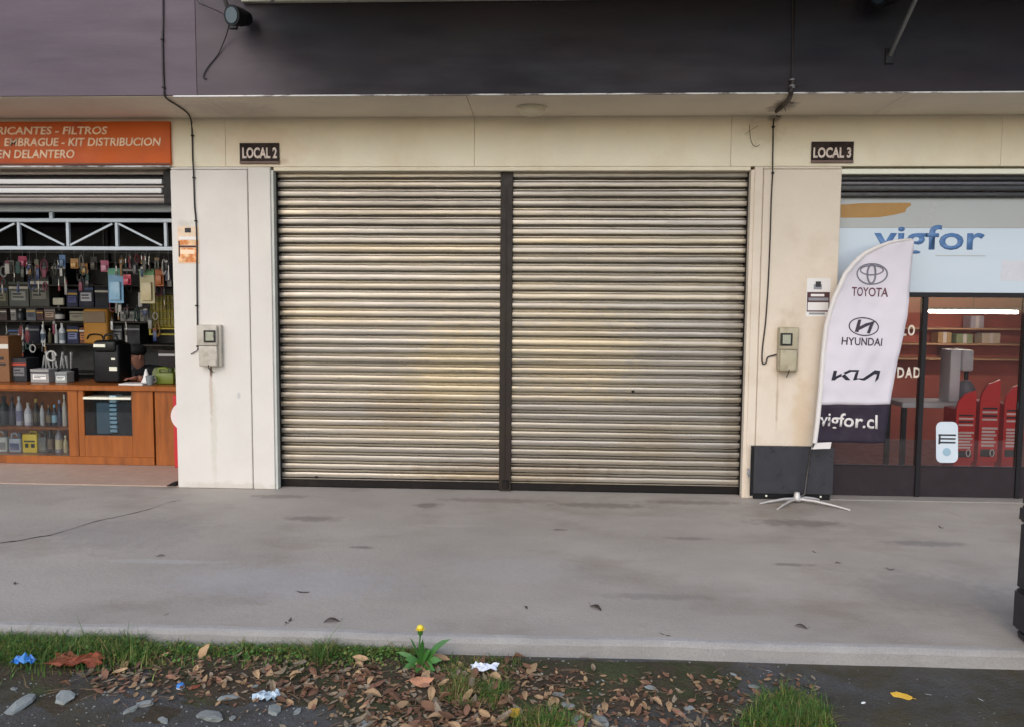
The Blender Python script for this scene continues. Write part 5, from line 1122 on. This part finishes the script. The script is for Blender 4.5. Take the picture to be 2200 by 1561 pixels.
# stones
m_stone = mk('pale_stone', S(142, 146, 142), .85, spec=.25, grain=.15, var=.15, scale=30, bump=.4, bscale=50, rnd=.2)
def stone_mesh(seed):
    r_ = random.Random(seed); mb = MB(); res = bmesh.ops.create_icosphere(mb.bm, subdivisions=2, radius=.5)
    ax_ = [Vector((r_.gauss(0, 1), r_.gauss(0, 1), r_.gauss(0, .3))).normalized() for _ in range(7)]
    for v in mb.bm.verts:
        for a_ in ax_:
            d = v.co.dot(a_); 
            if d > .30: v.co -= a_*(d-.30)
        v.co.z = max(-.06, min(.10, v.co.z*.35)); v.co.y *= .62; v.co.x *= 1.1
        v.co += Vector((r_.gauss(0, .02), r_.gauss(0, .02), r_.gauss(0, .010)))
    me = mb.mesh('stone', (0, 0, 0), False); me.materials.append(m_stone); return me
SV = [stone_mesh(k) for k in range(5)]
for k, (x, y, s_) in enumerate(((450, 1541, .13), (45, 1516, .16), (140, 1502, .14), (312, 1514, .10), (285, 1524, .08), (492, 1500, .09), (565, 1494, .09), (590, 1526, .10), (640, 1528, .06), (785, 1556, .10), (350, 1548, .06), (545, 1476, .05), (1200, 1493, .07), (1222, 1517, .08), (1395, 1477, .06), (1330, 1473, .03), (1285, 1464, .03), (1290, 1490, .03), (1480, 1522, .06), (1290, 1548, .10), (1235, 1550, .09), (1620, 1475, .06), (500, 1543, .05), (30, 1480, .05), (1575, 1448, .04), (990, 1498, .05))):
    put('stone', SV[k % 5], G(x, y, GZ)+Vector((0, 0, s_*.03)), (fr.gauss(0, .1), fr.gauss(0, .1), fr.uniform(0, 6)), s_, '%s pale flat stone %s' % ('big' if s_ > .095 else 'small' if s_ < .055 else 'middle sized', next(w_ for lim, w_ in ((100, 'at the far left of the dirt'), (240, 'below the big rust coloured leaf'), (370, 'below the blue plastic lid'), (530, 'left of the grey plastic scrap'), (700, 'around the grey plastic scrap'), (1100, 'in the leaf litter at centre'), (1260, 'beside the bottom grass tuft'), (1450, 'on the bare dirt right of centre'), (3000, 'near the grass clump at right')) if x < lim)), 'stone', 'pale stones on the dirt')
mb = MB()
for k in range(700):
    x, y = (fr.uniform(-40, 1750) if k > 40 else fr.uniform(1750, 2240)), fr.uniform(1390, 1590); p = G(x, y, GZ)
    if p.y > SY-.005: continue
    s_ = fr.uniform(.002, .006)*(1 if x < 1700 else .6); res = bmesh.ops.create_icosphere(mb.bm, subdivisions=1, radius=s_)
    for v in res['verts']: v.co = Vector((v.co.x*fr.uniform(.8, 1.3), v.co.y, v.co.z*.6))+p+Vector((0, 0, s_*.2))
solo('gravel', mb, m_stone, (0, 0, GZ), 'fine pale gravel scattered over the asphalt and dirt', 'gravel', kind='stuff')

# grass and weeds
mg = [mk('grass_blade_%d' % k, S(*c), .55, var=.2, scale=20, bump=0, spec=.3) for k, c in enumerate(((78, 112, 44), (58, 92, 40), (112, 122, 58), (130, 112, 70)))]
def blades(mb, x, y, h, lean, mi, w=None):
    p = G(x, y, GZ)
    if p.y > SY-.004: p.y = SY-.004-fr.random()*.01
    a_ = fr.uniform(0, 6.28); d = Vector((math.cos(a_), math.sin(a_), 0)); s_ = Vector((-d.y, d.x, 0))*(w or fr.uniform(.0010, .0042)); prev = None
    for i in range(4):
        t_ = i/3; c_ = p+d*lean*h*t_*t_+Vector((0, 0, h*t_*(1-.25*lean*t_))); ww = s_*(1-t_*.92)
        if c_.y > SY-.003 and c_.z < .004: c_.y = SY-.003
        cur = (mb.bm.verts.new(c_-ww), mb.bm.verts.new(c_+ww))
        if prev: f = mb.bm.faces.new((prev[0], prev[1], cur[1], cur[0])); f.material_index = mi
        prev = cur
def grass(n, gen, hmin, hmax, label, dry=.12):
    mb = MB()
    for k in range(n):
        x, y = gen(); u = fr.random(); blades(mb, x, y, fr.uniform(hmin, hmax)*(1.6 if fr.random() < .04 else 1), fr.uniform(.1, 1.7), 3 if u < dry else 2 if u < dry+.2 else 1 if u < .65 else 0)
    c_ = mb.bm.verts[:] if 0 else None
    o = solo('grass', mb, mg[0], (0, 0, GZ), label, 'grass', kind='stuff')
    for m in mg[1:]: o.data.materials.append(m)
grass(4600, lambda: ((lambda c: c+fr.gauss(0, 22))(fr.choice((-40, 5, 30, 62, 95, 120, 160, 200, 225, 262, 290))), 1384+abs(fr.gauss(0, 24))), .02, .10, 'dense green grass along the slab edge at the left')
grass(2400, lambda: ((lambda c: c+fr.gauss(0, 16))(fr.choice((300, 330, 385, 400, 470, 525, 545, 600, 630, 690, 740, 760, 800, 850, 880))), 1392+(fr.random()*18 if fr.random() < .7 else fr.random()*45)), .02, .065, 'thin green grass along the slab edge near the dandelion', .2)
grass(2600, lambda: ((lambda c: (c[0]+fr.gauss(0, 17), c[1]+fr.gauss(0, 12)))(fr.choice(((1655, 1520), (1690, 1505), (1700, 1545), (1740, 1530), (1755, 1556), (1665, 1560), (1715, 1565), (1620, 1552))))), .015, .075, 'clump of green grass at the bottom right of the litter', .15)
grass(900, lambda: (fr.gauss(1165, 35), fr.gauss(1556, 12)), .02, .06, 'low grass tuft at the bottom edge beside the yellow leaf', .2)
grass(260, lambda: (fr.gauss(692, 14), fr.gauss(1412, 8)), .05, .11, 'taller grass tuft at the slab edge left of the dandelion')
grass(300, lambda: (fr.gauss(985, 18), fr.gauss(1488, 16)), .03, .07, 'dry grass tuft in the brown litter', .5)
grass(320, lambda: (fr.gauss(1058, 16), fr.gauss(1492, 14)), .03, .075, 'green grass tuft below the white wrapper', .15)
grass(500, lambda: (fr.uniform(920, 1120), fr.uniform(1414, 1450)), .015, .04, 'sparse grass along the slab edge right of the dandelion', .4)
mb = MB()
for k in range(2600):
    x = fr.uniform(-40, 300) if fr.random() < .5 else fr.uniform(280, 940); y = 1380+x*.022+abs(fr.gauss(0, 16)); p = G(x, y, GZ)
    p.y = min(p.y, SY-.012); p.z += fr.uniform(.008, .05 if x < 300 else .035); r_ = fr.uniform(.004, .010); nrm = Vector((fr.gauss(0, .5), fr.gauss(-.3, .5), 1)).normalized(); a1 = nrm.orthogonal().normalized(); a2 = nrm.cross(a1)
    f = mb.bm.faces.new([mb.bm.verts.new(p+a1*r_*math.cos(q)+a2*r_*.8*math.sin(q)) for q in (0, 1.05, 2.1, 3.14, 4.2, 5.24)]); f.material_index = fr.randrange(3)
o = solo('ground_weeds', mb, mg[0], (0, 0, GZ), 'low round leaved weeds growing along the slab edge', 'weeds', kind='stuff')
for m in mg[1:3]: o.data.materials.append(m)

# dandelion
m_dg = mk('dandelion_green', S(70, 118, 48), .45, var=.2, scale=20, bump=.1, col2=S(50, 92, 44), c2scale=10)
m_dy = mk('dandelion_yellow', S(238, 214, 70), .6, var=.1)
root = G(905, 1432, GZ); root.y = min(root.y, SY-.04)
t = thing('dandelion', root, 'dandelion with one yellow flower growing at the slab edge', 'plant')
def lance(base, tip, w, sag=.3):
    base, tip = Vector(base), Vector(tip); d = tip-base; s_ = Vector((-d.y, d.x, 0)); s_ = (s_.normalized() if s_.length > 1e-4 else Vector((1, 0, 0)))
    if abs(d.x) > abs(d.y): s_ = Vector((0, .5, 0))*1+Vector((0, 0, .85)); s_.normalize()
    rows = []
    for i in range(8):
        q = i/7; c_ = base.lerp(tip, q)+Vector((0, 0, math.sin(q*math.pi)*d.length*sag)); ww = w*(math.sin(math.pi*min(1, q**.75*.97+.02)))*(1+.18*(i % 2)); rows.append([c_-s_*ww, c_+Vector((0, 0, -.002)), c_+s_*ww])
    return MB().grid(rows)
for (x, y, w, dy) in ((968, 1372, .018, -.01), (862, 1438, .02, -.05), (935, 1440, .022, -.07), (850, 1400, .012, .0), (880, 1368, .010, .0), (908, 1372, .014, -.01), (925, 1395, .02, -.03), (895, 1445, .02, -.09), (950, 1418, .018, -.04), (870, 1415, .018, -.03)):
    tip = P(x, y, root.y+dy); part('leaf', lance(root+Vector((0, 0, .004)), tip, w, .12), m_dg, t, True)
fl = P(903, 1352, root.y-.005)
part('stem', MB().tube(smooth_path([root, root.lerp(fl, .5)+Vector((-.006, 0, 0)), fl-Vector((0, 0, .02))]), .0035, 6), m_dg, t, True)
part('calyx', MB().lathe(fl-Vector((0, 0, .028)), [(.004, 0), (.012, .01), (.014, .026)], 10), m_dg, t, True)
mb = MB()
for ly, (n_, r_, z_) in enumerate(((16, .026, .004), (14, .021, .012), (10, .014, .018), (6, .007, .021))):
    for k in range(n_):
        a_ = 6.283*k/n_+ly*.3; u_ = Vector((math.cos(a_), math.sin(a_), 0)); v_ = Vector((-u_.y, u_.x, 0))
        mb.bm.faces.new([mb.bm.verts.new(fl+q) for q in (v_*-.001, u_*r_*.6-v_*.0042+Vector((0, 0, z_*.8)), u_*r_+Vector((0, 0, z_)), u_*r_*.6+v_*.0042+Vector((0, 0, z_*.8)), v_*.001)])
part('flower_head', mb, m_dy, t); part('flower_centre', MB().sphere(fl+Vector((0, 0, .012)), .016, .016, .013, 10, 6), m_dy, t, True)

# litter
def crumple(name, x, y, w, h, z, mat, label, cat, seed, dz=0):
    r_ = random.Random(seed); p = G(x, y, GZ); mb = MB(); rows = []
    for i in range(9):
        rows.append([p+Vector(((i/8-.5)*w+r_.gauss(0, w*.04), (j/6-.5)*h+r_.gauss(0, h*.06)+math.sin(i*1.3)*h*.15, dz+.004+abs(r_.gauss(0, z))+z*math.sin(math.pi*i/8)*math.sin(math.pi*j/6))) for j in range(7)])
    mb.grid(rows); o = solo(name, mb, mat, (p.x, p.y, GZ), label, cat); md = o.modifiers.new('thick', 'SOLIDIFY'); md.thickness = .001; return o
crumple('torn_leaf', 165, 1434, .24, .11, .014, leafmat('rust_leaf', (150, 74, 44), (106, 52, 36), .05), 'big rust coloured torn leaf among the weeds at left', 'leaf', 9, .022)
m_plw = mk('white_plastic_film', S(222, 226, 236), .35, var=.05); m_plb = mk('blue_plastic', S(60, 130, 205), .4, var=.1)
crumple('plastic_wrapper', 1040, 1446, .12, .05, .010, m_plw, 'crumpled white plastic wrapper in the leaf litter', 'wrapper', 3, .02)
crumple('plastic_scrap', 52, 1436, .10, .05, .012, m_plb, 'crumpled blue plastic scrap in the grass at far left', 'scrap', 4, .03)
crumple('plastic_scrap', 575, 1500, .10, .06, .012, mk('clear_grey_film', S(176, 192, 204), .3), 'crumpled grey plastic scrap lying on the dirt', 'scrap', 5, .0)
q = G(388, 1476, GZ); t = thing('discarded_lid', q, 'bright blue plastic screw lid on the dirt', 'lid'); part('cap_shell', MB().lathe(q, [(.016, .002), (.016, .014), (.013, .018), (.0, .019)], 16), m_plb, t, True); part('cap_ring', MB().lathe(q, [(.0175, 0), (.0175, .004)], 16), m_plw, t, True)
q = G(418, 1478, GZ); put('brick_pebble', SV[1], q+Vector((0, 0, .008)), (0, 0, 1), .05, 'red brown pebble beside the blue plastic lid', 'pebble').data = SV[1].copy()
o = bpy.data.objects['brick_pebble']; o.data.materials.clear(); o.data.materials.append(mk('brick_red', S(140, 74, 52), .8))
m_wp = mk('white_petal', S(236, 236, 230), .6)
PM = leaf_mesh(90, m_wp, 1, .45, .2, 'petal')
for k, (x, y, lab) in enumerate(((1147, 1441, 'white petal left of its twin on the dark dirt'), (1164, 1447, 'white petal right of its twin on the dark dirt'), (1650, 1441, 'lone white petal on the moss near the slab edge'), (525, 1453, 'white petal scrap in the litter below the weeds'), (1295, 1462, 'small white petal scrap on bare dirt at centre right'), (2106, 1503, 'thin white sliver on the asphalt at far right'), (1855, 1510, 'thin white sliver left of the yellow leaf'), (1992, 1492, 'tiny white sliver right of the yellow leaf'))):
    put('white_petal', PM, G(x, y, GZ)+Vector((0, 0, .003)), (.3, 0, fr.uniform(0, 3)), .026, lab, 'petal', 'white petals on the ground')
